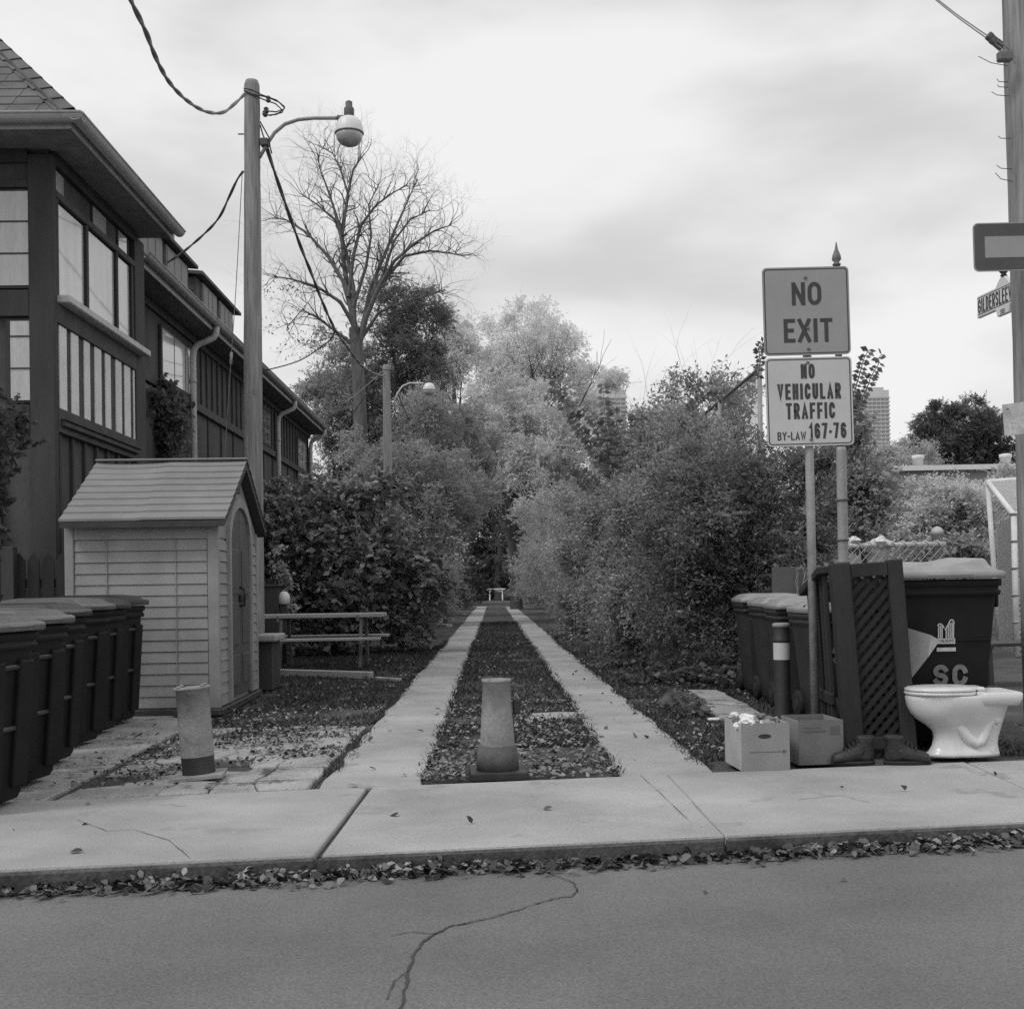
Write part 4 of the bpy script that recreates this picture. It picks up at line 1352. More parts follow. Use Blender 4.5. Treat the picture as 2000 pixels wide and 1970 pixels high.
MB().box((-.08, -.12, .992), (.09, .05, .03)).build('strap_buckle', 'black_steel', bD, 0.006)

BIGW = 0.76
bB = make_bin('large black wheeled bin with a city emblem and SC behind the toilet', 'large bins behind the toilet', (3.02, 8.32, 0), 0.03, W=BIGW, D=0.84, H=1.26, body='bin_body', lid='bin_lid_pale', front=False)
for (xa, xb, za, zb) in ((-.34, -.04, .0, .05), (.0, .34, .02, .075)):
    MB().slab([(xa, -.36, 1.19), (xb, -.36, 1.19 ), (xb - .03, -.3, 1.2 + zb), (xa, -.3, 1.2 + za)], (0, .6, .02)).build('lid_ridge', 'bin_lid_pale', bB, .012)
for sx in (-1, 1):
    MB().bar((sx * .385, -.3, 1.02), (sx * .385, .3, 1.02), .03, .16).build('side_flange', 'bin_body', bB, .01)

fy = -0.405
# emblem: two curved towers over a name bar and a line
em = MB()


def strip_y(pts, w, y, mb):
    for a, b in zip(pts[:-1], pts[1:]):
        a, b = Vector((a[0], 0, a[1])), Vector((b[0], 0, b[1]))
        d = (b - a).normalized()
        s_ = Vector((-d.z, 0, d.x)) * w / 2
        mb.add([a + s_ + Vector((0, y, 0)), b + s_ + Vector((0, y, 0)), b - s_ + Vector((0, y, 0)), a - s_ + Vector((0, y, 0))], [(0, 3, 2, 1)])


ez0 = 0.735
for i, (x, h_) in enumerate(((-.048, .095), (-.036, .092), (-.024, .088), (.004, .07), (.018, .092), (.031, .106), (.044, .112), (.054, .104))):
    strip_y([(x, ez0), (x, ez0 + h_)], .0075, 0, em)
strip_y([(-.055, ez0 + .09), (-.045, ez0 + .104), (-.03, ez0 + .1), (-.016, ez0 + .088), (-.012, ez0 + .075)], .008, -0.0006, em)
strip_y([(-.004, ez0 + .062), (.004, ez0 + .078), (.02, ez0 + .1), (.03, ez0 + .125), (.045, ez0 + .13), (.056, ez0 + .115), (.058, ez0 + .1)], .008, -0.0006, em)
strip_y([(-.064, ez0 - .014), (.066, ez0 - .014)], .036, 0, em)
strip_y([(-.06, ez0 - .07), (.07, ez0 - .07)], .026, 0, em)
emo = em.build('city_emblem', 'print_white', bB)
emo.location = (-0.005, -0.331, 0)
emo.rotation_euler = (0.056, 0, 0)
lettering('TORONTO', 0.115, 0.02, 'bin_body', bB, (-0.003, -0.331 - 0.0409, ez0 - .0145), (0.056, 0, 0), 0.02)
stroke_text('SC', 0.235, 0.145, .033, 'print_grey', bB, (0.03, -0.3555, 0.49), (0.045, 0, 0), .4)
bC = make_bin('black wheeled bin mostly hidden behind the lattice fence and the large bin', 'large bins behind the toilet', (3.05, 9.35, 0), 0.25, W=0.70, D=0.76, H=1.26, body='bin_body', lid='bin_lid')

# ================================================================== BOLLARDS
b1 = thing('bollard', 'leaning steel pipe bollard on a square plate on the broken paving at left', 'bollard', (-1.80, 7.27, 0.002), 0.12, 'steel bollards', (-0.02, -0.07))
MB().lathe([(.098, .03), (.098, .13), (.1015, .13)], n=28, cap1=False).build('foot_band', 'bollard_foot', b1)
pr = MB().lathe([(.1, .131), (.099, .3), (.097, .535), (.112, .537), (.112, .552), (.09, .552), (.088, .3)], n=28, cap0=False).build('pipe', 'bollard_steel', b1)
MB().lathe([(.0875, .5), (.0001, .5)], n=28, cap0=False, cap1=False).build('inner_shade', 'black_steel', b1)  # black disc stands in for the shade down the pipe
MB().box((0, 0, .014), (.31, .31, .026)).build('base_plate', 'plate_steel', b1, 0.004)
for k in range(4):
    a = PI / 4 + k * PI / 2
    MB().lathe([(.013, .552), (.013, .562), (.006, .566)], (.1 * math.cos(a), .1 * math.sin(a), 0), 6).build('bolt', 'plate_steel', b1)
MB().lathe([(.012, 0), (.012, .01)], (0, 0, 0), 8).build('rivet', 'bollard_foot', b1).matrix_basis = Matrix.Translation((-.01, -.1, .49)) @ Matrix.Rotation(PI / 2, 4, 'X')

b2 = thing('bollard', 'steel bollard with a dark flared foot standing between the wheel strips', 'bollard', (0.01, 7.17, -0.012), 0.05, 'steel bollards')
MB().lathe([(.128, .05), (.118, .19), (.1045, .19)], n=28, cap0=True, cap1=False).build('flared_foot', 'bollard_foot', b2)
MB().lathe([(.1045, .191), (.092, .4), (.082, .57), (.09, .572), (.09, .588), (.072, .588), (.07, .4)], n=28, cap0=False).build('pipe', 'bollard_steel', b2)
MB().lathe([(.07, .55), (.0001, .55)], n=28, cap0=False, cap1=False).build('inner_shade', 'black_steel', b2)  # open top: its dark inside is painted as a black disc
MB().box((0, 0, .024), (.34, .32, .05)).build('base_plate', 'black_steel', b2, 0.006)
lk = MB().box((.118, 0, .42), (.045, .05, .09)).build('lock', 'black_steel', b2, 0.008)
MB().tube([(.10, 0, .46), (.118, 0, .5), (.135, 0, .46)], .008, 6).build('shackle', 'galvanised', lk)

# ================================================================== TABLES, LOW PILLAR, EDGING
pt = thing('picnic_table', 'weathered wooden picnic table on the lawn in front of the dark bush', 'table', (-2.55, 17.7, 0), -0.01)
for k in range(4):
    MB().box((0, -.27 + .18 * k, .76), (1.86, .165, .055)).build('top_board', 'table_wood', pt, 0.006)
for sy in (-1, 1):
    for k in range(2):
        MB().box((0, sy * (.58 + .14 * k), .43), (1.86, .13, .036)).build('seat_board', 'table_wood', pt, 0.006)
for sx in (-1, 1):
    x = sx * .58
    MB().bar((x, -.72, .395), (x, .72, .395), .04, .09).build('seat_beam', 'table_leg', pt, 0.004)
    MB().bar((x, -.36, .72), (x, .36, .72), .04, .09).build('top_beam', 'table_leg', pt, 0.004)
    for sy in (-1, 1):
        MB().bar((x + .041, sy * .26, .735), (x + .041, sy * .5, 0.0), .09, .04, (1, 0, 0)).build('leg', 'table_leg', pt, 0.004)

lp = thing('low_pillar', 'low dark pillar with a pale cap slab at the far corner of the shed', 'pillar', (-2.64, 13.95, 0), 0.0)
MB().box((0, 0.1, .27), (.16, .5, .56)).build('pillar', 'timber_dark', lp, 0.008)
MB().box((0.02, 0.05, .59), (.25, .66, .08)).build('cap_slab', 'cap_stone', lp, 0.02, segs=2)
a_, b_ = on(535, 1316), on(726, 1322)
tag(MB().bar((a_.x, a_.y, 0.02), (b_.x, b_.y, 0.02), .1, .1).build('edging_timber', 'table_wood', None, 0.01), 'pale edging timber lying on the lawn in front of the picnic table', 'timber')
a_, b_ = on(735, 1325), on(782, 1328)
tag(MB().bar((a_.x, a_.y, 0.0), (b_.x, b_.y, 0.0), .07, .05).build('edging_timber', 'table_wood', None, 0.01), 'short sunken edging timber beside the left wheel strip', 'timber')
a_, b_ = on(838, 1219), on(878, 1222)
tag(MB().bar((a_.x, a_.y, 0.0), (b_.x, b_.y, 0.0), .2, .1).build('edging_timber', 'table_wood', None, 0.01), 'distant pale timber on the lawn left of the lane', 'timber')

wt = thing('white_trestle', 'white trestle barrier standing across the far end of the lane', 'barrier', (0.25, 112, 0))
MB().box((0, 0, 1.05), (1.75, .3, .14)).build('top_beam', 'white_paint', wt, 0.01)
MB().box((0, 0, .86), (1.3, .08, .12)).build('rail', 'white_paint', wt, 0.01)
for sx in (-1, 1):
    for sy in (-1, 1):
        MB().bar((sx * .58, sy * .05, 1.0), (sx * .6, sy * .3, 0.0), .11, .09).build('leg', 'white_paint', wt)
for i, (x, s_, lab) in enumerate(((-1.35, 1.0, 'dark boulder left of the white trestle at the lane end'), (1.6, 1.2, 'dark boulder right of the white trestle at the lane end'))):
    rng = np.random.default_rng(i)
    bm = bmesh.new()
    bmesh.ops.create_icosphere(bm, subdivisions=3, radius=.8 * s_)
    for v in bm.verts:
        v.co *= 1 + 0.16 * math.sin(v.co.x * 4 + i) * math.cos(v.co.y * 5) + rng.normal() * .02
        v.co.z *= .8
    me = bpy.data.meshes.new('boulder')
    bm.to_mesh(me)
    bm.free()
    me.materials.append(MATS['bark_dark'])
    o = bpy.data.objects.new('boulder', me)
    COL.objects.link(o)
    o.location = (x, 113.5, .3)
    tag(o, lab, 'boulder', 'boulders closing the lane')


# ================================================================== POLES, LAMPS, CABLES
def pole_mesh(h, r0, r1, seed, n=18, lean=(0, 0)):
    rng = random.Random(seed)
    rings = []
    m_ = 26
    for i in range(m_ + 1):
        f = i / m_
        z = -0.05 + (h + 0.05) * f
        r = r0 + (r1 - r0) * f
        rings.append([(lean[0] * f + (r + rng.uniform(-1, 1) * .0035 + .004 * math.sin(3 * 2 * PI * k / n + f * 2)) * math.cos(2 * PI * k / n),
                       lean[1] * f + (r + rng.uniform(-1, 1) * .0035) * math.sin(2 * PI * k / n), z) for k in range(n)])
    rings.append([(lean[0] + r1 * .8 * math.cos(2 * PI * k / n), lean[1] + r1 * .8 * math.sin(2 * PI * k / n), h + .06) for k in range(n)])
    return MB().loft(rings)


def lamp(pole, s, arm, head, m_arm='galvanised'):
    """street lamp: curved arm, housing, white dome, glass bowl; head = underside centre of the housing"""
    ar = MB().tube(arm, .022 * s, 9).build('lamp_arm', m_arm, pole)
    hx, hy, hz = head
    hd_ = MB().lathe([(.05 * s, .0), (.062 * s, .01 * s), (.062 * s, .12 * s), (.05 * s, .135 * s), (.042 * s, .14 * s), (.042 * s, .2 * s), (.02 * s, .215 * s)], (hx, hy, hz + .04 * s), 16).build('lamp_housing', 'lamp_housing', pole)
    MB().lathe([(.04 * s, -.045 * s), (.04 * s, .045 * s)], (0, 0, 0), 12).build('arm_socket', 'lamp_housing', hd_).matrix_basis = Matrix.Translation((hx - .1 * s, hy, hz + .04 * s)) @ Matrix.Rotation(PI / 2, 4, 'Y')
    MB().lathe([(.172 * s, -.145 * s), (.172 * s, -.12 * s), (.166 * s, -.07 * s), (.148 * s, -.01 * s), (.115 * s, .035 * s), (.062 * s, .06 * s)], head, 28, cap0=False).build('lamp_shade', 'lamp_white', pole)
    MB().lathe([(.175 * s, -.15 * s), (.177 * s, -.14 * s), (.17 * s, -.132 * s)], head, 28, cap0=False, cap1=False).build('shade_rim', 'lamp_housing', pole)
    gl = [(.166 * s, -.148 * s)]
    for k in range(1, 9):
        a = k / 8 * PI / 2
        gl.append((.166 * s * math.cos(a) ** .8 + .001, -.148 * s - .15 * s * math.sin(a)))
    MB().lathe(gl, head, 28, cap1=False).build('lamp_bowl', 'lamp_glass', pole)


PX, PY = at(491, 1000, 14.9).x, 14.9
up1 = thing('utility_pole', 'near wooden utility pole with curved lamp arm rising behind the shed', 'utility pole', (PX, PY, 0), 0, 'wooden utility poles')
PH = at(491, 158, PY).z
top_x = at(492, 170, PY).x - PX
pole_mesh(PH - .06, .135, .095, 3, lean=(top_x, 0)).build('pole', 'pole_wood', up1)


def L1(x, y, Y=PY):
    return at(x, y, Y) - Vector((PX, PY, 0))


arm = [L1(507, 308, PY - .02), L1(521, 283), L1(536, 260), L1(556, 243), L1(582, 234), L1(612, 231), L1(640, 231), L1(668, 231)]
h_ = L1(682, 238)
lamp(up1, 1.03, arm, tuple(h_))
MB().box(tuple(L1(517, 279)), (.1, .12, .09)).build('arm_bracket', 'lamp_housing', up1, 0.01)
for (x, y) in ((524, 200), (520, 222), (518, 228)):
    MB().lathe([(.02, 0), (.035, .02), (.02, .04), (.035, .06), (.015, .08)], tuple(L1(x, y)), 10).build('insulator', 'lamp_housing', up1)
wl_ = [[(476, 173), (492, 176), (512, 186), (540, 196), (556, 209), (551, 220), (528, 226), (512, 222)], [(476, 177), (490, 184), (515, 195), (538, 203), (550, 214), (540, 219), (520, 217)],
       [(480, 180), (500, 186), (522, 190), (545, 200), (556, 212), (540, 224), (514, 226)], [(508, 238), (516, 252), (525, 268), (528, 290), (531, 300)], [(508, 244), (513, 262), (520, 280), (526, 296)]]
for k, w_ in enumerate(wl_):
    MB().tube([L1(x, y, PY - .12 + .02 * k) for x, y in w_], .009, 5).build('wire_loop', 'cable', up1)
MB().tube([L1(476, 262), L1(465, 262)], .01, 5).build('step_pin', 'galvanised_dark', up1)
pn = L1(497, 763, PY - .13)
MB().box((pn.x, -.128, pn.z), (.03, .01, .07)).build('pole_tag', 'plate_steel', up1)

FX = at(757, 900, 34).x
up2 = thing('utility_pole', 'distant wooden utility pole with a white lamp among the trees left of the lane', 'utility pole', (FX, 34, 0), 0, 'wooden utility poles')
pole_mesh(at(756, 713, 34).z - .05, .16, .105, 5).build('pole', 'pole_wood', up2)


def L2(x, y, Y=34.0):
    return at(x, y, Y) - Vector((FX, 34, 0))


lamp(up2, 1.0, [L2(768, 790), L2(776, 768), L2(786, 754), L2(800, 748), L2(832, 748)], tuple(L2(838, 752)), 'white_paint')
MB().tube([L2(748, 722, 33.8), L2(757, 721, 33.8), L2(770, 720, 33.9)], .02, 6).build('wire_loop', 'cable_grey', up2)

QX, QY = 3.86, 8.25
up3 = thing('utility_pole', 'wooden utility pole at the right edge of the picture carrying signs', 'utility pole', (QX, QY, 0), 0, 'wooden utility poles', (0, -0.016))
pole_mesh(9.2, .165, .12, 9).build('pole', 'pole_wood', up3)
rr = random.Random(8)
for (y, s_) in ((128, 40), (160, 5), (187, 17), (170, 5), (270, 8), (330, 14), (354, 17)):
    q = at(1972 + (y - 128) * .03, y, QY - .05)
    a = Vector((q.x - QX, -.05, q.z))
    d = Vector((-s_ / 282, 0, s_ / 282 * rr.uniform(.3, .9)))
    MB().tube([a + Vector((.06, 0, 0)), a + d * .4, a + d + Vector((0, 0, .01))], .003, 4).build('dead_twig', 'twig', up3)
q = at(1985, 108, QY - .17) - Vector((QX, QY, 0))
MB().box((q.x, -.16, q.z), (.1, .06, .07)).build('wire_clamp', 'galvanised_dark', up3, 0.01)


def cable(label, pts, r, m='cable', twist=0, rr_=None, name='overhead_cable', group='overhead cables', n=6, sub=8):
    """pts: (x, y, depth) knots, smoothed; twist > 0 gives two strands turning round each other"""
    K_ = [at(*p) if not isinstance(p, Vector) else p for p in pts]
    C = []
    for i in range(len(K_) - 1):
        p0, p1, p2, p3 = K_[max(i - 1, 0)], K_[i], K_[i + 1], K_[min(i + 2, len(K_) - 1)]
        for j in range(sub):
            t = j / sub
            C.append(0.5 * ((2 * p1) + (p2 - p0) * t + (2 * p0 - 5 * p1 + 4 * p2 - p3) * t * t + (3 * p1 - p0 - 3 * p2 + p3) * t ** 3))
    C.append(K_[-1])
    o = None
    root = thing(name, label, 'cable', tuple(C[0]), group=group)
    strands = 2 if twist else 1
    for s_ in range(strands):
        if twist:
            dense, ph = [], 0.0
            for a, b in zip(C[:-1], C[1:]):
                L = (b - a).length
                k = max(2, int(L / twist * 8))
                d = (b - a).normalized()
                sd = d.cross(Vector((0, 0, 1)))
                sd = sd.normalized() if sd.length > 1e-3 else Vector((1, 0, 0))
                u = sd.cross(d)
                for j in range(k):
                    q = a.lerp(b, j / k)
                    an = ph + s_ * PI
                    dense.append(q + (sd * math.cos(an) + u * math.sin(an)) * r * .6)
                    ph += L / k / twist * 2 * PI
            MB().tube(dense, r, 5).build('strand', m, root, world=True)
        else:
            MB().tube(C, r, n).build('strand', m, root, world=True)
    return root


cable('thick twisted cable swooping from the upper left to the near utility pole', [(248, -18, 8.2), (262, 14, 8.6), (284, 60, 9.2), (306, 116, 10.0), (332, 162, 11), (366, 197, 12), (402, 218, 13), (434, 220, 13.8), (456, 205, 14.3), (479, 183, 14.75)], .0135, 'cable_mid', 1.1)
Xc = -2.86
kn = [(521, 289), (540, 347), (557, 396), (573, 442), (589, 486), (611, 541), (630, 590), (655, 644), (682, 682), (710, 717), (742, 733), (757, 728)]
cable('twisted cable running from the near lamp arm down to the distant utility pole', [(x, y, min(33.8, onx(x, y, Xc + .12 * i / 11).y)) for i, (x, y) in enumerate(kn)], .017, 'cable_mid', 1.6)
cable('service cable from the near utility pole down to the first dormer', [(475, 335, 14.9), (463, 352, 15.1), (447, 386, 15.5), (428, 425, 16), (400, 456, 16.6), (358, 492, 17.5), (326, 514, 18.3)], .012, 'cable_mid', 1.2)
cable('thin steel guy wire descending beside the near utility pole', [(473, 340, 14.9), (461, 560, 14.7), (452, 690, 14.6), (438, 905, 14.4)], .005, 'galvanised_dark', name='guy_wire')
tag(MB().tube([at(452, 688, 14.58), at(450.5, 712, 14.57)], .018, 8).build('guy_insulator', 'galvanised'), 'pale strain insulator on the guy wire by the near pole', 'insulator')
cable('cable from the row gutter up to the long twisted cable', [(520, 723, 24.3), (585, 704, 23.8), (640, 668, 22.6), (654, 648, 21.7)], .012)
cable('upper cable from the distant pole to the end of the row', [(748, 724, 33.9), (690, 775, 33), (650, 798, 32.8), (620, 812, 32.4)], .012, 'cable_grey')
cable('lower cable from the distant pole to the end of the row', [(748, 728, 33.9), (712, 775, 34), (680, 820, 34.2), (645, 864, 34.4)], .013)
cable('cable hanging from the distant lamp into the trees', [(770, 722, 34), (775, 760, 35), (790, 800, 37), (812, 842, 40), (835, 860, 42)], .014)
cable('upper of two parallel wires at the top right corner', [(1822, -8, 9.6), (1868, 28, 9.2), (1905, 54, 8.8), (1932, 72, 8.5), (1958, 86, 8.3), (1976, 98, 8.15)], .0045, 'galvanised_dark', group='wires at the right pole')
cable('lower of two parallel wires at the top right corner', [(1820, -6, 9.6), (1866, 31, 9.2), (1903, 58, 8.8), (1930, 77, 8.5), (1955, 94, 8.3), (1978, 112, 8.15)], .0045, 'galvanised_dark', group='wires at the right pole')
ck = thing('cable_clamp', 'toothed dark clamp gripping the wires at the top right', 'clamp', tuple(at(1944, 82, 8.4)))
for (x, y) in ((1933, 72), (1940, 79), (1948, 85), (1954, 90)):
    MB().box(tuple(at(x, y, 8.4) - ck.location), (.045, .05, .05), 0, Matrix.Rotation(.7, 3, 'Y')).build('clamp_bolt', 'galvanised_dark', ck, 0.008)


# ================================================================== SIGNS
def ring_strip(w0, h0, r0_, w1, h1, r1_, y, mb):
    a, b = rrect(w0, h0, r0_), rrect(w1, h1, r1_)
    n = len(a)
    mb.add([(p[0], y, p[1]) for p in a] + [(p[0], y, p[1]) for p in b], [(i, (i + 1) % n, n + (i + 1) % n, n + i) for i in range(n)])
    return mb


SGY = 8.17
pa, pb = at(1594, 1470, SGY + .045), at(1573, 545, SGY + .045)
post = tag(MB().tube([(pa.x, pa.y, -.05), (pb.x, pb.y, pb.z)], .03, 14).build('sign_post', 'galvanised'), 'slim grey steel post carrying the two traffic signs', 'post')


def sign(name, label, c, w, h, m, lines, rot, ink='sign_ink', bolts=()):
    t = thing(name, label, 'sign', tuple(c))
    t.rotation_euler = rot
    MB().slab([(p[0], 0, p[1]) for p in rrect(w, h, .032)], (0, .004, 0)).build('plate', m, t)
    MB_ = MB()
    ring_strip(w - .022, h - .022, .024, w - .036, h - .036, .019, -.0012, MB_)
    MB_.build('border', ink, t)
    for (s_, lw, lh, dx, dz, off) in lines:
        stroke_text(s_, lw, lh, off, ink, t, (dx, -.0014, dz))
    for (dx, dz) in bolts:
        MB().lathe([(.011, 0), (.011, .006), (.004, .009)], (0, 0, 0), 8).build('bolt', 'galvanised_dark', t).matrix_basis = Matrix.Translation((dx, -.001, dz)) @ Matrix.Rotation(PI / 2, 4, 'X')
    return t


SW = 171 / F_PX * SGY
sign('traffic_sign', 'upper square sign on the post reading NO EXIT', at(1575, 607.5, SGY), SW, SW * 1.015, 'sign_dull',
     [('NO', .205, .16, .004, .12, .027), ('EXIT', .338, .164, .008, -.134, .027)], (0, -.013, 0), bolts=((0, .23), (.006, -.12), (.006, -.262)))
sign('traffic_sign', 'lower square sign on the post reading NO VEHICULAR TRAFFIC BY-LAW 167-76', at(1581, 784, SGY), SW, SW * 1.02, 'sign_pale',
     [('NO', .096, .102, -.006, .209, .0185), ('VEHICULAR', .44, .11, 0, .07, .0185), ('TRAFFIC', .34, .112, .005, -.064, .0185), ('BY-LAW', .197, .058, -.13, -.235, .009), ('167.76', .258, .108, .12, -.204, .0175)],
     (0, -.013, 0), bolts=((-.004, .268), (.004, -.262)))
# sign on the right-hand pole: dark plate with a pale arrow
c = at(1901, 482, 8.0)
t = thing('arrow_sign', 'dark rectangular sign with a pale arrow bar on the right-hand pole', 'sign', (c.x + .45, c.y, c.z))
t.rotation_euler = (0, -.012, 0)
MB().slab([(p[0], 0, p[1]) for p in rrect(.9, .33, .035)], (0, .004, 0)).build('plate', 'sign_red', t)
ring_strip(.899, .329, .034, .884, .314, .03, -.001, MB()).build('border', 'sign_dull', t)
MB().add([(-.372, -.0014, -.072), (.16, -.0014, -.072), (.16, -.0014, -.12), (.34, -.0014, 0), (.16, -.0014, .12), (.16, -.0014, .072), (-.372, -.0014, .072)], [(0, 1, 2, 3, 4, 5, 6)]).build('arrow', 'sign_dull', t)
for z in (.1, -.1):
    MB().bb(-.04 + .06, .04 + .06, .005, .12, z - .02, z + .02).build('bracket', 'galvanised_dark', t)
# street name sign seen along its length behind the pole
fa = at(1908, 601, 9.22)
dirn = Vector((.113, -1, 0)).normalized()
t = thing('street_name_sign', 'white street name sign reading GILDERSLEEVE AVE behind the right-hand pole', 'sign', (fa.x + dirn.x * .37, fa.y + dirn.y * .37, fa.z))
t.rotation_euler = (0, 0, math.atan2(dirn.y, dirn.x))
hh = .085
out = [(-.37, -hh), (-.1, -hh), (-.08, -hh - .055), (.08, -hh - .055), (.1, -hh), (.37, -hh), (.37, hh), (.1, hh), (.035, hh + .06), (-.035, hh + .06), (-.1, hh), (-.37, hh)]
MB().slab([(p[0], .0, p[1]) for p in out], (0, .03, 0)).build('plate', 'sign_white', t, 0.006)
for z in (hh - .022, -hh + .02):
    MB().bb(-.358, .358, -.0016, -.0006, z, z + .005).build('border_line', 'sign_ink', t)
stroke_text('GILDERSLEEVE AVE', .70, .11, .014, 'sign_ink', t, (0, -.002, 0.0))
for k in range(3):
    MB().bb(-.03, .03, -.0016, -.0006, -hh - .018 - .013 * k, -hh - .012 - .013 * k).build('small_print', 'sign_ink', t)
MB().lathe([(.012, 0), (.028, .01), (.016, .022), (.034, .045), (.038, .065), (.026, .09), (.008, .1)], (0, .015, hh + .058), 14).build('finial', 'black_steel', t)
MB().bb(.31, .42, .008, .024, -.02, .02).build('bracket', 'black_steel', t)
# pale notice wrapped round the pole
c = at(1985, 818, 8.06)
t = thing('pole_notice', 'weathered pale notice board nailed to the right-hand pole', 'notice', tuple(c))
t.rotation_euler = (0, -.06, 0)
MB().add([(-.085, 0.0, -.11), (.26, -.02, -.1), (.26, -.02, .12), (-.085, 0, .105), (-.085, .012, -.11), (.26, -.008, -.1), (.26, -.008, .12), (-.085, .012, .105)],
         [(0, 1, 2, 3), (7, 6, 5, 4), (0, 4, 5, 1), (1, 5, 6, 2), (2, 6, 7, 3), (3, 7, 4, 0)]).build('sheet', 'notice_board', t)
for dx in (-.06, .2):
    MB().lathe([(.008, 0), (.008, .006)], (0, 0, 0), 6).build('nail', 'galvanised_dark', t).matrix_basis = Matrix.Translation((dx, -.012, .07)) @ Matrix.Rotation(PI / 2, 4, 'X')
# iron post with spear finial behind the signs
q = at(1643, 880, 9.55)
ft = at(1634, 519, 9.55)
t = thing('iron_post', 'tall iron post with a spear finial behind the traffic signs', 'post', (q.x, 9.55, 0))
MB().tube([(0, 0, 1.3), (ft.x - q.x, 0, ft.z)], .028, 12).build('upper_pole', 'black_steel', t)
MB().lathe([(.045, 0), (.042, 1.2), (.04, q.z), (.034, q.z + .03)], n=14).build('lower_pole', 'galvanised', t)
MB().lathe([(.028, 0), (.036, .01), (.018, .025), (.038, .05), (.034, .08), (.014, .13), (.004, .19)], (ft.x - q.x, 0, ft.z), 12).build('finial', 'galvanised_dark', t)
for y in (976, 1054, 1098):
    MB().lathe([(.052, -.008), (.052, .008)], (0, 0, at(1642, y, 9.55).z), 12).build('tie_band', 'galvanised_dark', t)


# ================================================================== FENCES
def chainlink(o, u, v, lu, lv, cell, r, mb):
    """crossing diagonal wires over the rectangle o + u*[0,lu] + v*[0,lv]"""
    o, u, v = Vector(o), Vector(u).normalized(), Vector(v).normalized()
    nrm = u.cross(v).normalized()
    k = -lv
    while k < lu:
        for s_ in (1, -1):
            a0, a1 = max(0, -k), min(lv, lu - k)
            if a1 > a0 + 1e-3:
                p, q = (k + a0, a0), (k + a1, a1)
                if s_ < 0:
                    p, q = (p[0], lv - p[1]), (q[0], lv - q[1])
                A = o + u * p[0] + v * p[1] + nrm * (r * s_)
                B = o + u * q[0] + v * q[1] + nrm * (r * s_)
                mb.tube([A, B], r, 3, caps=False)
        k += cell
    return mb


tf = thing('tall_chain_fence', 'tall chain-link fence rising out of the right hedge', 'fence', (4.0, 17.6, 0))
FZ = 4.32
for i in range(9):
    y = 17.6 + 3.1 * i
    MB().tube([(4.0, y, 0), (4.0, y, FZ + .06)], .035, 10).build('post', 'galvanised', tf, world=True)
MB().tube([(4.0, 17.6, FZ), (4.0, 42.4, FZ)], .028, 8).build('top_rail', 'galvanised_dark', tf, world=True)
MB().tube([(4.0, 17.6, 2.2), (4.0, 42.4, 2.2)], .024, 8).build('mid_rail', 'galvanised_dark', tf, world=True)
chainlink((4.03, 17.6, .1), (0, 1, 0), (0, 0, 1), 24.8, FZ - .1, .075, .0026, MB()).build('wire_mesh', 'galvanised', tf, world=True, kind='stuff')
# low chain-link gate at right
ga, gb = at(1646, 1066, 9.9), at(1846, 1062, 10.0)
lf = thing('low_chain_fence', 'low chain-link fence with a twisted top wire behind the large bin', 'fence', (ga.x, ga.y, 0))
MB().tube([ga, gb], .022, 10).build('top_rail', 'galvanised_pale', lf, world=True)
chainlink((ga.x, ga.y - .02, .1), (gb - ga), (0, 0, 1), (gb - ga).length, ga.z - .09, .075, .003, MB()).build('wire_mesh', 'galvanised_pale', lf, world=True, kind='stuff')
tw = MB()
k = 0
pts = []
L = (gb - ga).length
for i in range(150):
    f = i / 149
    an = f * L / .1 * 2 * PI
    pts.append(ga.lerp(gb, f) + Vector((0, math.cos(an) * .03, math.sin(an) * .03)))
tw.tube(pts, .006, 5).build('top_wire', 'galvanised_pale', lf, world=True)
cp = at(1833, 1032, 10.02)
MB().lathe([(.042, 0), (.042, cp.z - .05), (.05, cp.z - .05), (.05, cp.z - .015), (.03, cp.z + .01), (.005, cp.z + .02)], (cp.x, 10.05, 0), 14).build('post', 'galvanised_pale', lf, world=True)
for (x, y, s_, lab) in ((1668, 1055, .05, 'crumpled white paper caught at the post end of the low fence'), (1718, 1058, .07, 'crumpled white paper stuck on the middle of the low fence rail')):
    q = at(x, y, 9.93)
    rng = np.random.default_rng(int(x))
    bm = bmesh.new()
    bmesh.ops.create_icosphere(bm, subdivisions=2, radius=s_)
    for v in bm.verts:
        v.co *= 1 + rng.normal() * .22
        v.co.z *= .7
    me = bpy.data.meshes.new('paper_scrap')
    bm.to_mesh(me)
    bm.free()
    me.materials.append(MATS['white_paint'])
    o = bpy.data.objects.new('paper_scrap', me)
    COL.objects.link(o)
    o.location = q
    tag(o, lab, 'paper', 'paper scraps on the low fence')
# pale chain-link cage at the right edge
cg = thing('ball_cage', 'pale chain-link ball cage with a slanting top at the right edge', 'cage', (7.9, 18, 0))
A, B, C_, D_ = at(1929, 941, 20.5), at(2075, 930, 20.5), at(1980, 1006, 17.5), at(2110, 1000, 17.5)
Af, Cf = Vector((A.x + .15, A.y, 0)), Vector((C_.x, C_.y, 0))
for a, b in ((A, B), (C_, D_), (A, C_), (B, D_), (A, Af), (C_, Cf), (Vector((D_.x, D_.y, 0)), D_)):
    MB().tube([a, b], .045, 8).build('frame_tube', 'white_paint', cg, world=True)
mesh = MB()
chainlink(Cf, (D_ - C_), (0, 0, 1), (D_ - C_).length, C_.z, .085, .006, mesh)
chainlink(Af, (Cf - Af), (0, 0, 1), (Cf - Af).length, C_.z, .085, .006, mesh)
chainlink(C_, (D_ - C_), (A - C_), (D_ - C_).length, (A - C_).length, .085, .006, mesh)
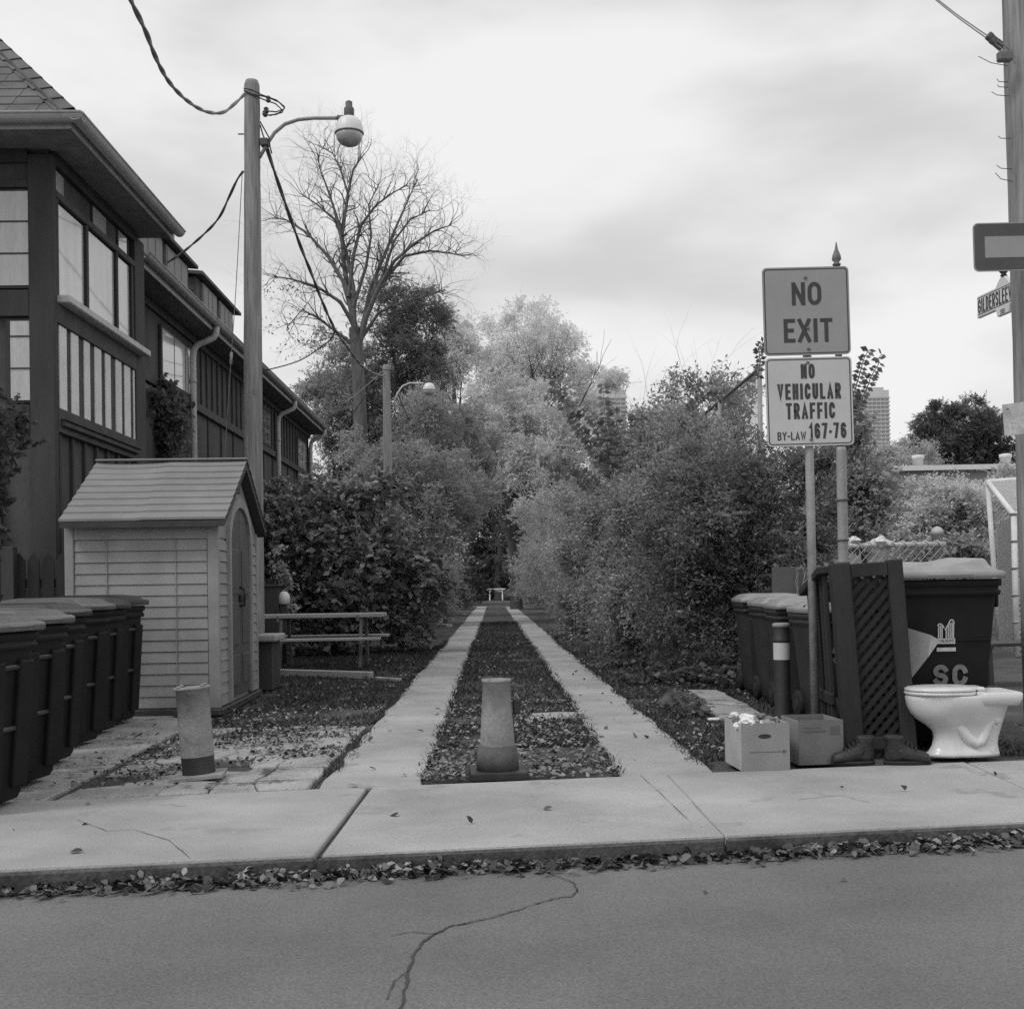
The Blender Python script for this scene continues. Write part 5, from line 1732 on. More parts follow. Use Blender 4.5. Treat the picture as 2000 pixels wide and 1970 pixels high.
chainlink(Af + Vector((0, .1, 0)), (B - A), (0, 0, 1), (B - A).length, A.z, .085, .006, mesh)
mesh.build('wire_mesh', 'white_paint', cg, world=True, kind='stuff')
for k in range(5):
    z = .5 + .4 * k
    MB().lathe([(.06, -.012), (.06, .012)], (C_.x, C_.y, z), 10).build('tie_band', 'galvanised', cg, world=True)

# leaning lattice fence panel
lt = thing('lattice_fence', 'dark wooden lattice panel leaning between the boxes and the large bin', 'fence', (2.50, 7.72, 0.0), 0.03, None, (-.02, -.055))
LW, LH = .47, 1.26
MB().bb(-LW / 2, -LW / 2 + .12, -.05, .05, 0, LH).build('post', 'fence_wood', lt, 0.008)
MB().bb(LW / 2 - .1, LW / 2, -.04, .04, 0, LH + .0).build('post', 'fence_wood', lt, 0.008)
MB().bb(-LW / 2 + .121, LW / 2 - .101, -.035, .035, LH - .1, LH - .01).build('top_rail', 'fence_wood', lt, 0.006)
MB().bb(-LW / 2 + .121, LW / 2 - .101, -.03, .03, .04, .12).build('bottom_rail', 'fence_wood', lt, 0.006)
x0, x1, z0, z1 = -LW / 2 + .12, LW / 2 - .1, .12, LH - .1
for s_ in (1, -1):
    k = z0 - (x1 - x0)
    while k < z1:
        xa, xb = x0, x1
        za, zb = k, k + (x1 - x0)
        if za < z0:
            xa += z0 - za
            za = z0
        if zb > z1:
            xb -= zb - z1
            zb = z1
        if xb - xa > .02:
            p, q = (xa, za), (xb, zb)
            if s_ < 0:
                p, q = (x0 + x1 - xa, za), (x0 + x1 - xb, zb)
            yy = -.008 * s_
            MB().bar((p[0], yy, p[1]), (q[0], yy, q[1]), .03, .008, (0, 1, 0)).build('lattice_slat', 'lattice_wood', lt)
        k += .078
sd2 = thing('board_fence', 'dark board fence panel running back from the lattice panel', 'fence', (2.27, 7.84, 0.0), -.21, None, (0, -.05))
for k in range(6):
    MB().bb(-.03 - .012 * k, .0 - .012 * k, .06 + .17 * k, .215 + .17 * k, 0.02, 1.2 - .025 * k).build('board', 'fence_wood', sd2, 0.004)
MB().bar((-.02, .03, 1.21), (-.1, 1.1, 1.06), .09, .05).build('top_rail', 'fence_wood', sd2, 0.006)
MB().bar((-.02, .03, .35), (-.1, 1.1, .33), .03, .08).build('mid_rail', 'fence_wood', sd2, 0.006)
# lean-to board with chain behind the post
q = at(1563, 1130, 12.95)
t = thing('grey_board', 'grey board propped against the hedge behind the right-hand bins', 'board', (q.x, 12.95, 0))
MB().box((0, 0, q.z - .05), (.62, .03, .36)).build('board', 'shed_dark', t, 0.004)
for sx in (-.25, .25):
    MB().box((sx, .02, (q.z - .2) / 2), (.05, .04, q.z - .2)).build('stake', 'fence_wood', t, 0.004)
ch = thing('chain', 'pale steel chain draped over the grey board behind the sign post', 'chain', (at(1572, 1120, 12.9).x, 12.9, at(1572, 1120, 12.9).z))
path = []
for (x, y) in ((1558, 1160), (1556, 1135), (1558, 1112), (1566, 1108), (1572, 1118), (1570, 1140), (1573, 1160), (1580, 1110), (1590, 1108), (1600, 1115)):
    path.append(at(x, y, 12.88) - ch.location)
for a, b in zip(path[:-1], path[1:]):
    k = max(2, int((b - a).length / .035))
    for j in range(k):
        p = a.lerp(b, j / k)
        d = (b - a).normalized()
        s_ = (Vector((0, 1, 0)) if j % 2 else d.cross(Vector((0, 1, 0)))).normalized()
        MB().tube([p + d * (.024 * math.cos(2 * PI * i / 8)) + s_ * (.011 * math.sin(2 * PI * i / 8)) for i in range(9)], .0045, 4, caps=False).build('chain_link', 'plate_steel', ch)
# dark picket fence behind the left bins
pf = thing('picket_fence', 'dark picket fence between the left bins and the timbered house', 'fence', (-6.5, 12.25, 0))
for i in range(24):
    x = -7.4 + .147 * i
    if x > -4.05:
        break
    poly = [(x, 12.25, .1), (x + .12, 12.25, .1), (x + .12, 12.25, 1.48), (x + .06, 12.25, 1.56), (x, 12.25, 1.48)]
    MB().slab(poly, (0, .022, 0)).build('picket', 'fence_wood', pf, world=True)
for x in (-7.0, -4.98):
    MB().bb(x, x + .13, 12.14, 12.247, 0, 1.62).build('post', 'timber_dark', pf, 0.006, world=True)
for z in (.45, 1.2):
    MB().bb(-7.4, -4.05, 12.273, 12.32, z, z + .09).build('rail', 'fence_wood', pf, world=True)
MB().bb(-7.4, -4.05, 12.2, 12.247, .86, 1.0).build('rail', 'fence_wood', pf, world=True)

# black marker post with a pale band
q = at(1527, 1300, 8.45)
t = thing('marker_post', 'black cylindrical marker post with a pale reflective band beside the sign post', 'post', (q.x, 8.45, 0))
mh = at(1527, 1216, 8.45).z
MB().lathe([(.07, 0), (.06, .02), (.058, mh - .26)], n=16, cap1=False).build('lower_tube', 'black_steel', t)
MB().lathe([(.0585, mh - .26), (.0585, mh - .14)], n=16, cap0=False, cap1=False).build('reflective_band', 'sign_pale', t)
MB().lathe([(.058, mh - .14), (.062, mh - .13), (.062, mh - .115), (.058, mh - .11), (.058, mh - .03)], n=16, cap0=False, cap1=False).build('upper_tube', 'black_steel', t)
MB().lathe([(.063, mh - .03), (.063, mh - .008), (.05, mh)], n=16).build('cap', 'plate_steel', t)

# ================================================================== KERBSIDE RUBBISH
tc = at(1876, 1470, 7.62)
tl = thing('toilet', 'white porcelain toilet without its cistern standing at the kerbside', 'toilet', (tc.x, 7.62, 0.0), -.02)
tl.scale = (.97, .97, 1.0)
sec = [(0, -.225, .255, .22), (.02, -.225, .255, .22), (.035, -.205, .25, .19), (.07, -.185, .245, .165), (.12, -.175, .25, .15), (.165, -.185, .265, .16), (.2, -.225, .275, .2), (.235, -.28, .285, .255),
       (.275, -.32, .295, .305), (.32, -.342, .31, .335), (.36, -.35, .325, .35), (.385, -.352, .335, .356), (.395, -.345, .335, .35)]
rings = []
for z, xf, xr, w in sec:
    ring = []
    for k in range(36):
        a = 2 * PI * k / 36
        c_, s_ = math.cos(a), math.sin(a)
        x = (xf + xr) / 2 + (xr - xf) / 2 * (abs(c_) ** .85) * (1 if c_ > 0 else -1)
        taper = 1.0 if c_ < 0 else 1.0 - .12 * c_
        pinch = 1.0
        if z < .3 and c_ > -.2:
            pinch = .86
        ring.append((x, w / 2 * (abs(s_) ** .8) * (1 if s_ > 0 else -1) * taper * pinch, z))
    rings.append(ring)
MB().loft(rings).build('bowl', 'porcelain', tl)
MB().loft([ring3(.24, .34, .03, .335, .215), ring3(.27, .38, .03, .375, .215), ring3(.27, .385, .03, .41, .215), ring3(.25, .365, .03, .418, .215)]).build('tank_shelf', 'porcelain', tl)
for sy in (-1, 1):
    tp = [(-.06, .22), (-.01, .17), (.03, .115), (.075, .085), (.12, .1), (.145, .15), (.165, .21), (.2, .245), (.235, .22)]
    MB().tube([(x, sy * (.052 + .006 * math.sin(i * .8)), z) for i, (x, z) in enumerate(tp)], [.03, .038, .042, .042, .04, .036, .036, .034, .028], 14).build('trapway', 'porcelain', tl)


def oval(x0, x1, w, z, n=36, sq=.9):
    return [((x0 + x1) / 2 + (x1 - x0) / 2 * (abs(math.cos(2 * PI * k / n)) ** sq) * (1 if math.cos(2 * PI * k / n) > 0 else -1),
             w / 2 * (abs(math.sin(2 * PI * k / n)) ** sq) * (1 if math.sin(2 * PI * k / n) > 0 else -1), z) for k in range(n)]


MB().loft([oval(-.352, .1, .36, .398), oval(-.357, .1, .372, .404), oval(-.357, .1, .372, .414), oval(-.35, .095, .36, .419)]).build('seat', 'porcelain', tl)
MB().loft([oval(-.352, .1, .365, .4225), oval(-.356, .1, .372, .427), oval(-.354, .1, .37, .436), oval(-.33, .09, .34, .447), oval(-.2, .04, .2, .452)]).build('lid', 'porcelain', tl)
MB().bb(.085, .14, -.09, .09, .419, .445).build('hinge', 'porcelain', tl, 0.01)

bx1 = thing('cardboard_box', 'cardboard box with a hand hole, heaped with crumpled paper, left of the pair', 'box', (at(1481, 1500, 7.32).x, 7.36, 0), .06, 'cardboard boxes by the sign post')


def cardbox(t, w, d, h, m, side, th=.006, flaps=0):  # side: paler tone for the ends, brighter light from the left put into colour
    MB().bb(-w / 2, w / 2, -d / 2, -d / 2 + th, 0, h).build('front_side', m, t)
    MB().bb(-w / 2, w / 2, d / 2 - th, d / 2, 0, h).build('back_side', m, t)
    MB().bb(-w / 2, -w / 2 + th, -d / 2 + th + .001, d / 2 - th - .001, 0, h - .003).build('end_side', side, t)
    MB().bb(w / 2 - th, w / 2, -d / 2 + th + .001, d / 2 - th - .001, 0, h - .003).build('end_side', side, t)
    MB().bb(-w / 2 + .007, w / 2 - .007, -d / 2 + .007, d / 2 - .007, .002, .008).build('bottom', m, t)


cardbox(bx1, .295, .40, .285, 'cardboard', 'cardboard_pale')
ov = MB()
ov.add([(.04 * math.cos(2 * PI * k / 16) * (1 if abs(math.cos(2 * PI * k / 16)) > .3 else 1) - .005, -.2012, .205 + .014 * math.sin(2 * PI * k / 16)) for k in range(16)], [tuple(range(16))])
ov.build('hand_hole', 'black_steel', bx1)
MB().bb(-.1, .115, -.2011, -.2004, .108, .114).build('printed_line', 'cardboard_dim', bx1)
MB().bb(.105, .125, -.2012, -.2005, .103, .12).build('printed_mark', 'shed_dark', bx1)
rng = np.random.default_rng(4)
for i in range(26):
    bm = bmesh.new()
    bmesh.ops.create_icosphere(bm, subdivisions=2, radius=rng.uniform(.025, .05))
    for v in bm.verts:
        v.co *= 1 + rng.normal() * .2
        v.co.z *= .6
    me = bpy.data.meshes.new('crumpled_paper')
    bm.to_mesh(me)
    bm.free()
    me.materials.append(MATS[('paper', 'cardboard', 'litter_dark')[i % 3]])
    o = bpy.data.objects.new('crumpled_paper', me)
    COL.objects.link(o)
    o.location = bx1.location + Vector((rng.uniform(-.12, .12), rng.uniform(-.17, .17), .27 + rng.uniform(-.015, .035)))
    tag(o, 'crumpled scrap of paper heaped in the left cardboard box', 'paper', 'crumpled paper in the left box')
bx2 = thing('cardboard_box', 'dull open cardboard box at the foot of the sign post, right of the pair', 'box', (at(1592, 1494, 7.45).x, 7.52, 0), .08, 'cardboard boxes by the sign post')
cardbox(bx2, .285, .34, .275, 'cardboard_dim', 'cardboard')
MB().bb(-.11, .03, -.1712, -.1704, .2, .212).build('printed_line', 'shed_dark', bx2)
MB().bb(-.11, -.0, -.1712, -.1704, .225, .231).build('printed_line', 'shed_dark', bx2)
MB().bb(.06, .12, -.1712, -.1704, .185, .235).build('printed_mark', 'shed_dark', bx2)


def make_boot(label, loc, rz, s=1.0, mirror=1):
    t = thing('boot', label, 'boot', loc, rz, 'pair of boots')
    t.scale = (s, s, s)
    # toe towards -x
    secs = []
    prof = [(-.148, .018, .03, .02, .012), (-.14, .032, .066, .036, .02), (-.115, .04, .088, .046, .032), (-.075, .046, .092, .05, .037), (-.03, .055, .084, .058, .043), (.015, .068, .076, .066, .055), (.05, .082, .074, .07, .07)]
    rings = []
    for (x, zc, w, hh_, _h) in prof:
        rings.append([(x, w / 2 * math.cos(a), max(.02, zc + hh_ * .85 * math.sin(a))) for a in [2 * PI * k / 16 for k in range(16)]])
    MB().loft(rings, True, True).build('vamp', 'leather', t)
    rg = []
    for (z, xa, xb, w) in ((.02, -.0, .118, .07), (.05, -.02, .122, .072), (.09, -.015, .118, .074), (.125, .005, .112, .078), (.15, .012, .118, .086), (.172, .008, .125, .092), (.176, .014, .121, .085), (.15, .02, .112, .075)):
        rg.append([((xa + xb) / 2 + (xb - xa) / 2 * math.cos(2 * PI * k / 16), w / 2 * math.sin(2 * PI * k / 16), z) for k in range(16)])
    MB().loft(rg, True, True).build('shaft', 'leather', t)
    so = []
    for z, e in ((0, 0), (.016, .003), (.024, 0)):
        so.append([(-.015 + (.14 + e) * math.cos(a), (.043 + e - .008 * math.cos(a) * -1) * math.sin(a), z) for a in [2 * PI * k / 24 for k in range(24)]])
    MB().loft(so).build('sole', 'boot_sole', t)
    for k in range(5):
        x, z = -.062 + .024 * k, .1 + .017 * k
        MB().tube([(x, -.034, z - .012), (x - .003, 0, z + .012), (x, .034, z - .012)], .0035, 5).build('lace', 'leather', t)
    return t


make_boot('dark leather boot with its toe pointing left, by the lattice fence', (at(1673, 1490, 7.3).x, 7.33, 0.0), .06, 1.0)
make_boot('dark leather boot with its toe pointing right, nearest the toilet', (at(1765, 1490, 7.32).x, 7.3, 0.0), PI - .1, 1.02)

# folded cardboard wedged behind the fence
t = thing('folded_cardboard', 'pale folded cardboard sheet wedged between the lattice fence and the large bin', 'cardboard', tuple(at(1790, 1330, 7.85)))
q = [at(x, y, Y) - t.location for x, y, Y in ((1756, 1221, 7.86), (1818, 1240, 7.80), (1836, 1250, 7.86), (1812, 1284, 7.82), (1768, 1340, 7.84), (1752, 1345, 7.88))]
th = Vector((0.004, .012, 0))
MB().slab([q[0], q[1], q[3], q[4], q[5]], th).build('sheet', 'cardboard', t)
MB().slab([q[1], q[2], q[3]], th).build('folded_corner', 'cardboard_pale', t)
# black bench at the right edge
t = thing('park_bench', 'corner of a dark bench beyond the large bin at the right edge', 'bench', (5.75, 13.0, 0), .2)
for k in range(4):
    MB().box((0, -.2 + .13 * k, .43), (1.3, .11, .035)).build('seat_slat', 'black_steel', t, 0.005)
for sx in (-.5, .5):
    MB().bar((sx, -.25, .41), (sx, .25, .41), .05, .05).build('beam', 'black_steel', t)
    for sy in (-.2, .2):
        MB().bar((sx, sy, .40), (sx, sy * 1.15, 0), .05, .05).build('leg', 'black_steel', t)
# pale plate of stone left of the boxes
tag(MB().loft([ring3(.10, .07, .03, .0), ring3(.11, .08, .03, .012), ring3(.08, .05, .02, .02)]).build('paper_plate', 'white_paint'), 'small white scrap lying on the leaves left of the boxes', 'scrap').location = tuple(on(1395, 1411) + Vector((0, 0, .02)))


# ================================================================== TREES AND SHRUBS
def E(x, y, Y, rx, ry, rd, w=1.0):
    """ellipsoid from its place in the photo: centre pixel, depth, half sizes in pixels, half depth in metres"""
    c = at(x, y, Y)
    return (c.x, Y, c.z, rx * Y / F_PX, rd, ry * Y / F_PX, w)


# big bare tree behind the far pole
bt_c = at(708, 1000, 42)
bt = thing('bare_tree', 'tall nearly leafless tree rising above the other trees left of the lane', 'tree', (bt_c.x, 42, 0))
rng = np.random.default_rng(23)
mb = MB()


def W(x, y, Y=42.0):
    return at(x, y, Y) - Vector((bt_c.x, 42, 0))


trunk = [W(710, 1150) * 1.0, W(709, 1000), W(706, 880), W(702, 780), W(698, 700), W(692, 640)]
trunk[0].z = -.1
mb.tube(trunk, [.3, .27, .245, .225, .21, .19], 10, caps=False)
tips = []
limbs = [([(692, 640), (682, 580), (672, 520), (668, 460), (676, 400), (690, 330), (712, 300)], .2), ([(692, 640), (690, 560), (676, 490), (655, 430), (620, 400), (590, 380)], .16),
         ([(698, 690), (715, 620), (740, 560), (770, 510), (810, 475), (850, 450), (880, 440)], .18), ([(705, 650), (725, 560), (750, 500), (775, 440), (795, 395), (815, 350)], .15),
         ([(690, 620), (670, 550), (640, 500), (600, 455), (560, 430), (535, 425)], .15), ([(694, 640), (665, 590), (620, 560), (570, 545), (535, 540)], .13),
         ([(680, 580), (690, 500), (705, 440), (735, 400), (770, 375), (795, 362)], .13), ([(672, 500), (660, 430), (640, 370), (625, 330), (620, 300)], .11),
         ([(668, 460), (680, 380), (665, 330), (650, 300), (625, 285)], .1), ([(690, 600), (715, 520), (725, 460), (720, 400), (740, 360)], .12),
         ([(740, 560), (790, 500), (840, 490), (880, 495), (905, 500)], .11), ([(698, 680), (660, 650), (620, 620), (590, 605), (560, 640)], .12), ([(700, 670), (740, 610), (790, 590), (830, 580), (870, 565)], .12),
         ([(715, 620), (745, 545), (770, 470), (800, 430), (840, 410)], .12)]
for li, (pp, r) in enumerate(limbs):
    dz = rng.uniform(-2.2, 2.2)
    P3 = [W(x, y, 42 + dz * k / len(pp)) for k, (x, y) in enumerate(pp)]
    r *= .62
    rad = [max(.02, r * (1 - .88 * k / (len(P3) - 1))) for k in range(len(P3))]
    mb.tube(P3, rad, 6, caps=False)
    for k in range(1, len(P3)):
        d = (P3[k] - P3[k - 1]).normalized()
        for j in range(7 if k > 1 else 1):
            a = Vector(rng.normal(size=3))
            nd = (d * .75 + a * .5 + Vector((0, 0, .25))).normalized()
            grow(mb, P3[k - 1].lerp(P3[k], rng.uniform(.3, 1)), nd, rng.uniform(.5, .95), max(.014, min(.035, rad[k] * .5)), 3, rng, spread=.7, up=.04, n=4, kids=(2, 3), shrink=.74, wob=.24)
mb.build('branches', 'twig', bt)
MB().tube(trunk, [.305, .275, .25, .23, .215, .195], 12, caps=False).build('trunk', 'bark', bt)
P, _ = blob_points([E(620, 640, 42, 60, 50, 1.2), E(565, 560, 42, 40, 30, 1), E(750, 600, 42, 60, 40, 1)], 420, .35, 6, .3, rng)
np_mesh('last_leaves', leaves_at(P, .12, .4, .4, .4) - np.array([bt_c.x, 42, 0]), 4, 'leaf_dark', bt)

TR = 'trees closing the view up the lane'
c = at(790, 1100, 46)
plant('broadleaf_tree', 'dark drooping-leaved tree beside the bare trunk above the distant lamp', 'tree', (c.x, 46, 0),
      [E(795, 600, 46, 55, 55, 1.6), E(845, 640, 46, 35, 70, 1.4), E(760, 680, 46, 60, 70, 1.6), E(820, 720, 46, 70, 60, 1.8), E(740, 570, 46, 22, 25, .8)],
      20000, .2, 'leaf_dull', TR, .34, .35, .6, .24, 12, .1, (.25, 9), 31)
c = at(655, 1100, 47)
plant('broadleaf_tree', 'leafy tree over the end of the row, left of the bare trunk', 'tree', (c.x, 47, 0),
      [E(660, 720, 47, 60, 60, 1.8), E(690, 790, 47, 70, 70, 2.2), E(655, 820, 47, 45, 60, 1.8), E(720, 870, 47, 80, 70, 2.2), E(690, 900, 47, 70, 60, 2), E(745, 760, 48, 60, 60, 2), E(770, 850, 48, 60, 60, 2), E(625, 760, 47, 35, 40, 1.5)],
      95000, .14, 'leaf_mid', TR, .45, .4, .3, .2, 18, .35, (.2, 6), 32)
c = at(860, 1100, 38)
plant('broadleaf_tree', 'mid grey leafy tree under and behind the distant lamp', 'tree', (c.x, 38, 0),
      [E(830, 820, 40, 80, 70, 2), E(890, 870, 42, 70, 80, 2.2), E(820, 920, 38, 80, 70, 2.2), E(885, 980, 38, 65, 70, 2), E(800, 1010, 36, 70, 60, 2), E(930, 930, 44, 45, 60, 1.8), E(760, 960, 36, 60, 60, 1.8), E(712, 935, 36, 46, 50, 1.2, .7), E(690, 860, 38, 36, 40, .8, .35)],
      135000, .11, 'leaf_mid', TR, .5, .45, .2, .17, 20, .3, (.18, 5), 33)
c = at(865, 1150, 60)
plant('poplar_tree', 'slender pale tree between the dark tree and the pale crown', 'tree', (c.x, 84, 0),
      [E(868, 645, 84, 30, 45, 2.2), E(885, 700, 84, 42, 50, 2.6), E(850, 710, 84, 34, 45, 2), E(905, 660, 84, 22, 30, 1.6)], 30000, .2, 'leaf_pale', TR, .5, .4, .1, .28, 18, .2, (.3, 15), 34, 'bark_dark', 8)
c = at(1040, 1150, 88)
plant('poplar_tree', 'tall pale-leaved tree with the highest crown over the lane end', 'tree', (c.x, 88, 0),
      [E(1045, 650, 88, 60, 60, 3), E(985, 680, 88, 65, 62, 3.4), E(1105, 700, 88, 58, 62, 3.2), E(950, 730, 88, 45, 70, 3), E(1040, 730, 88, 90, 60, 4), E(1135, 735, 88, 30, 40, 2.4), E(1000, 620, 88, 26, 30, 1.6)],
      66000, .19, 'leaf_pale', TR, .5, .45, .1, .3, 20, .2, (.45, 15), 35, 'bark_dark', 26)
c = at(1185, 1150, 92)
plant('poplar_tree', 'small pale tree in front of the middle tower block', 'tree', (c.x, 92, 0), [E(1178, 742, 92, 26, 22, 1.8), E(1202, 745, 92, 16, 18, 1.2), E(1140, 790, 92, 30, 40, 2)], 9000, .24, 'leaf_pale', TR, .5, .45, .1, .5, 20, .2, (.2, 12), 36)
c = at(1010, 1150, 62)
plant('maple_tree', 'light grey leafy tree in the middle distance over the lane', 'tree', (c.x, 64, 0),
      [E(1000, 800, 64, 75, 55, 2.6), E(1060, 830, 64, 80, 60, 2.8), E(960, 850, 62, 60, 60, 2.4), E(1020, 900, 62, 80, 60, 2.6), E(1100, 890, 64, 60, 60, 2.6), E(1110, 830, 66, 36, 40, 2.2)],
      85000, .15, 'leaf_light', TR, .55, .5, .1, .24, 20, .3, (.3, 7), 37, 'bark_dark', 18)
c = at(935, 1150, 96)
plant('broadleaf_tree', 'dark tree closing the tunnel at the far end of the lane', 'tree', (0.6, 118, 0),
      [(0.2, 122, 4, 6, 3, 4.5), (-4, 120, 4, 5, 3, 4.5), (5, 120, 4, 5, 3, 4.5), (0, 126, 9, 8, 3, 5), (-1.5, 119, 2, 3, 1.5, 2.4), (2.5, 119, 2, 3, 1.5, 2.4), (0, 124, 12, 9, 3, 4)], 90000, .42, 'leaf_black', TR, .6, .4, .1, .6, 24, .3, (.5, 6), 38)
c = on(940, 1166)
t = thing('leaning_trunk', 'dark slanting tree trunk beside the lane end', 'tree', (-2.6, 92, 0))
MB().tube([(0, 0, -.1), (.25, 0, 2), (.7, 0, 4.2), (1.3, 0, 6.5), (1.7, 0, 8)], [.5, .42, .38, .34, .3], 9).build('trunk', 'bark_dark', t)
P, _ = blob_points([(-.6, 92, 9, 2.5, 2, 2), (-2.5, 93, 8, 2.5, 2, 2)], 9000, .5, 24, .3)
np_mesh('crown', leaves_at(P, .24, .55) - np.array([-2.6, 92, 0]), 4, 'leaf_mid', t)

# left side under the trees
SH = 'shrubs left of the lane'
plant('lilac_bush', 'large dark rounded bush behind the picnic table', 'bush', (-2.9, 21.6, 0),
      [(-2.8, 21.6, 2.1, 1.45, 1.3, 1.05), (-3.7, 21.6, 2.2, .85, 1.1, 1.05), (-2.0, 21.5, 1.6, .8, 1.1, 1.2), (-2.6, 21.4, 1.0, 1.2, 1.0, .9), (-1.75, 21.6, .75, .55, .8, .7), (-2.7, 21.8, 2.75, .9, .9, .4)],
      60000, .115, 'leaf_glossy', SH, .62, .45, .25, .14, 18, .35, (.09, 1.6), 41)
plant('shrub', 'dark shrub behind the large dark bush, close to the wheel strip', 'bush', (-2.9, 29, 0), [(-2.8, 29, 1.5, .95, 1.5, 1.3), (-3.8, 29.5, 2.2, 1.3, 1.5, 1.5), (-2.6, 28, .8, .6, 1, .8)], 34000, .1, 'leaf_dull', SH, .5, .45, .1, .16, 20, .35, (.07, 1.5), 42)
for i, (x, Y, h_, r, m_, lab) in enumerate(((-3.1, 40, 2.2, 1.3, 'leaf_mid', 'shrub left of the lane halfway up the wheel strips'), (-3.2, 52, 2.9, 1.5, 'leaf_mid', 'taller shrub left of the lane beyond the halfway shrub'),
                                             (-3.5, 68, 4.3, 2.0, 'leaf_dark', 'dark shrub left of the lane near its far end'), (-4.0, 88, 5.5, 2.5, 'leaf_black', 'very dark shrub at the far left end of the lane'),
                                             (-4.6, 56, 5.2, 2.4, 'leaf_mid', 'big shrub behind the others, left of the lane'))):
    plant('shrub', lab, 'bush', (x, Y, 0), [(x, Y, h_ * .5, r, r * 1.3, h_ * .5), (x + .3 * r, Y - .6, h_ * .3, r * .8, r, h_ * .3)], 20000, .12 + .0012 * Y, m_, SH, .55, .45, .1, .25 + .003 * Y, 24, .35, (.08, h_ * .5), 50 + i)
# plants near the house
plant('climbing_ivy', 'ivy climbing the dark wall between the two windows of the row', 'ivy', (-5.0, 18.6, 0),
      [(-5.0, 18.5, 3.2, .14, .55, 1.1), (-5.0, 19.1, 2.6, .14, .6, .9), (-5.0, 18.3, 4.2, .1, .3, .5), (-5.0, 18.7, 1.4, .15, .9, 1.3), (-4.98, 18.9, 3.9, .08, .25, .4)], 9000, .1, 'leaf_dark', None, .7, .3, .5, .12, 14, .2, (.03, 3.2), 60)
plant('small_shrub', 'small dark shrub at the left edge in front of the house', 'bush', (at(0, 830, 9.6).x - .25, 9.9, 0), [E(-28, 800, 9.6, 50, 45, .25), E(-40, 880, 9.6, 60, 60, .3), (at(-60, 900, 9.6).x, 9.6, 1.1, .3, .3, 1.0)], 5000, .07, 'leaf_black', None, .6, .4, .2, .08, 20, .2, (.03, 2.2), 61)
q = on(556, 1290)
plant('sapling', 'pale-leaved sapling between the shed and the dark bush', 'tree', (at(552, 1150, 19).x, 19, 0), [E(552, 1090, 19, 14, 45, .25), E(556, 1150, 19, 10, 40, .2)], 260, .07, 'leaf_grey', None, .7, .4, .3, .1, 8, .1, (.03, 1.9), 62)
t = thing('storage_box', 'dark storage box with a white rounded end behind the picnic table', 'box', (at(525, 1200, 18.6).x, 18.8, 0))
MB().box((0, 0, .6), (.34, .6, 1.2)).build('body', 'timber_dark', t, 0.01)
MB().box((0, 0, 1.22), (.4, .66, .04)).build('lid', 'timber_rail', t, 0.008)
MB().lathe([(.09, 0), (.09, .12), (.06, .18), (.01, .2)], (.24, -.2, .93), 12).build('white_cap', 'white_paint', t)
MB().box((.24, -.2, .46), (.07, .07, .93)).build('stake', 'timber_dark', t)

# right side hedge
HD = 'shrubs of the right hedge'
hed = [((2.85, 14.3), [(2.8, 14.3, 1.5, 1.0, .9, 1.25), (2.2, 14.0, 1.1, .55, .8, .8), (3.2, 14.0, 1.2, .5, .7, 1.0), (2.7, 14.5, 2.4, .6, .6, .4), E(1592, 930, 14.2, 42, 75, .5), E(1600, 1040, 14.2, 46, 60, .5)], 95000, .046, 'leaf_dull', 'nearest dark shrub of the hedge, behind the right-hand bins'),
       ((3.0, 17.6), [(3.0, 17.6, 2.0, 1.1, 1.3, 1.5), (2.3, 17.2, 1.4, .7, 1.0, 1.0), (3.2, 17.8, 2.9, .7, .8, .5), (2.05, 17.2, .9, .5, .9, .6)], 90000, .054, 'leaf_mid', 'second shrub of the right hedge, below the tall chain fence'),
       ((3.1, 21.8), [(3.1, 21.8, 2.2, 1.2, 1.6, 1.6), (2.4, 21.5, 1.5, .75, 1.4, 1.1), (3.3, 22, 3.5, .7, .9, .6), (2.0, 21.4, .9, .55, 1.2, .6)], 80000, .062, 'leaf_mid', 'third shrub of the right hedge, topped by loose sprays'),
       ((3.2, 27), [(3.2, 27, 2.6, 1.4, 2, 2.0), (2.4, 26.6, 1.6, .8, 1.8, 1.2), (3.4, 27, 4.2, .9, 1.2, .8), (2.0, 26.5, .9, .55, 1.5, .7)], 70000, .072, 'leaf_mid', 'fourth shrub of the right hedge'),
       ((3.3, 34), [(3.3, 34, 2.6, 1.6, 2.5, 2.0), (2.4, 33.5, 1.6, .9, 2.4, 1.3), (3.6, 34, 4.2, 1.1, 1.6, .9)], 56000, .088, 'leaf_mid', 'fifth shrub of the right hedge'),
       ((3.3, 43), [(3.3, 43, 2.9, 1.8, 3, 2.3), (2.3, 42, 1.7, .9, 3, 1.5), (3.8, 43, 4.7, 1.5, 2, 1.2)], 50000, .105, 'leaf_grey', 'sixth, paler shrub of the right hedge'),
       ((3.3, 54), [(3.3, 54, 3.2, 2.0, 3.5, 2.7), (2.2, 53, 1.8, 1.0, 3.5, 1.6), (3.8, 55, 5.4, 2, 2.6, 1.5)], 44000, .13, 'leaf_grey', 'seventh, pale shrub of the right hedge'),
       ((3.4, 68), [(3.4, 68, 4, 2.4, 5, 3.6), (2.1, 66, 2, 1.1, 5, 1.9)], 30000, .18, 'leaf_mid', 'eighth shrub of the right hedge, near the lane end'),
       ((3.8, 88), [(3.8, 88, 5, 2.8, 6, 4.5), (2.4, 86, 2.2, 1.2, 5, 2.1)], 26000, .22, 'leaf_dark', 'last dark shrub of the right hedge')]
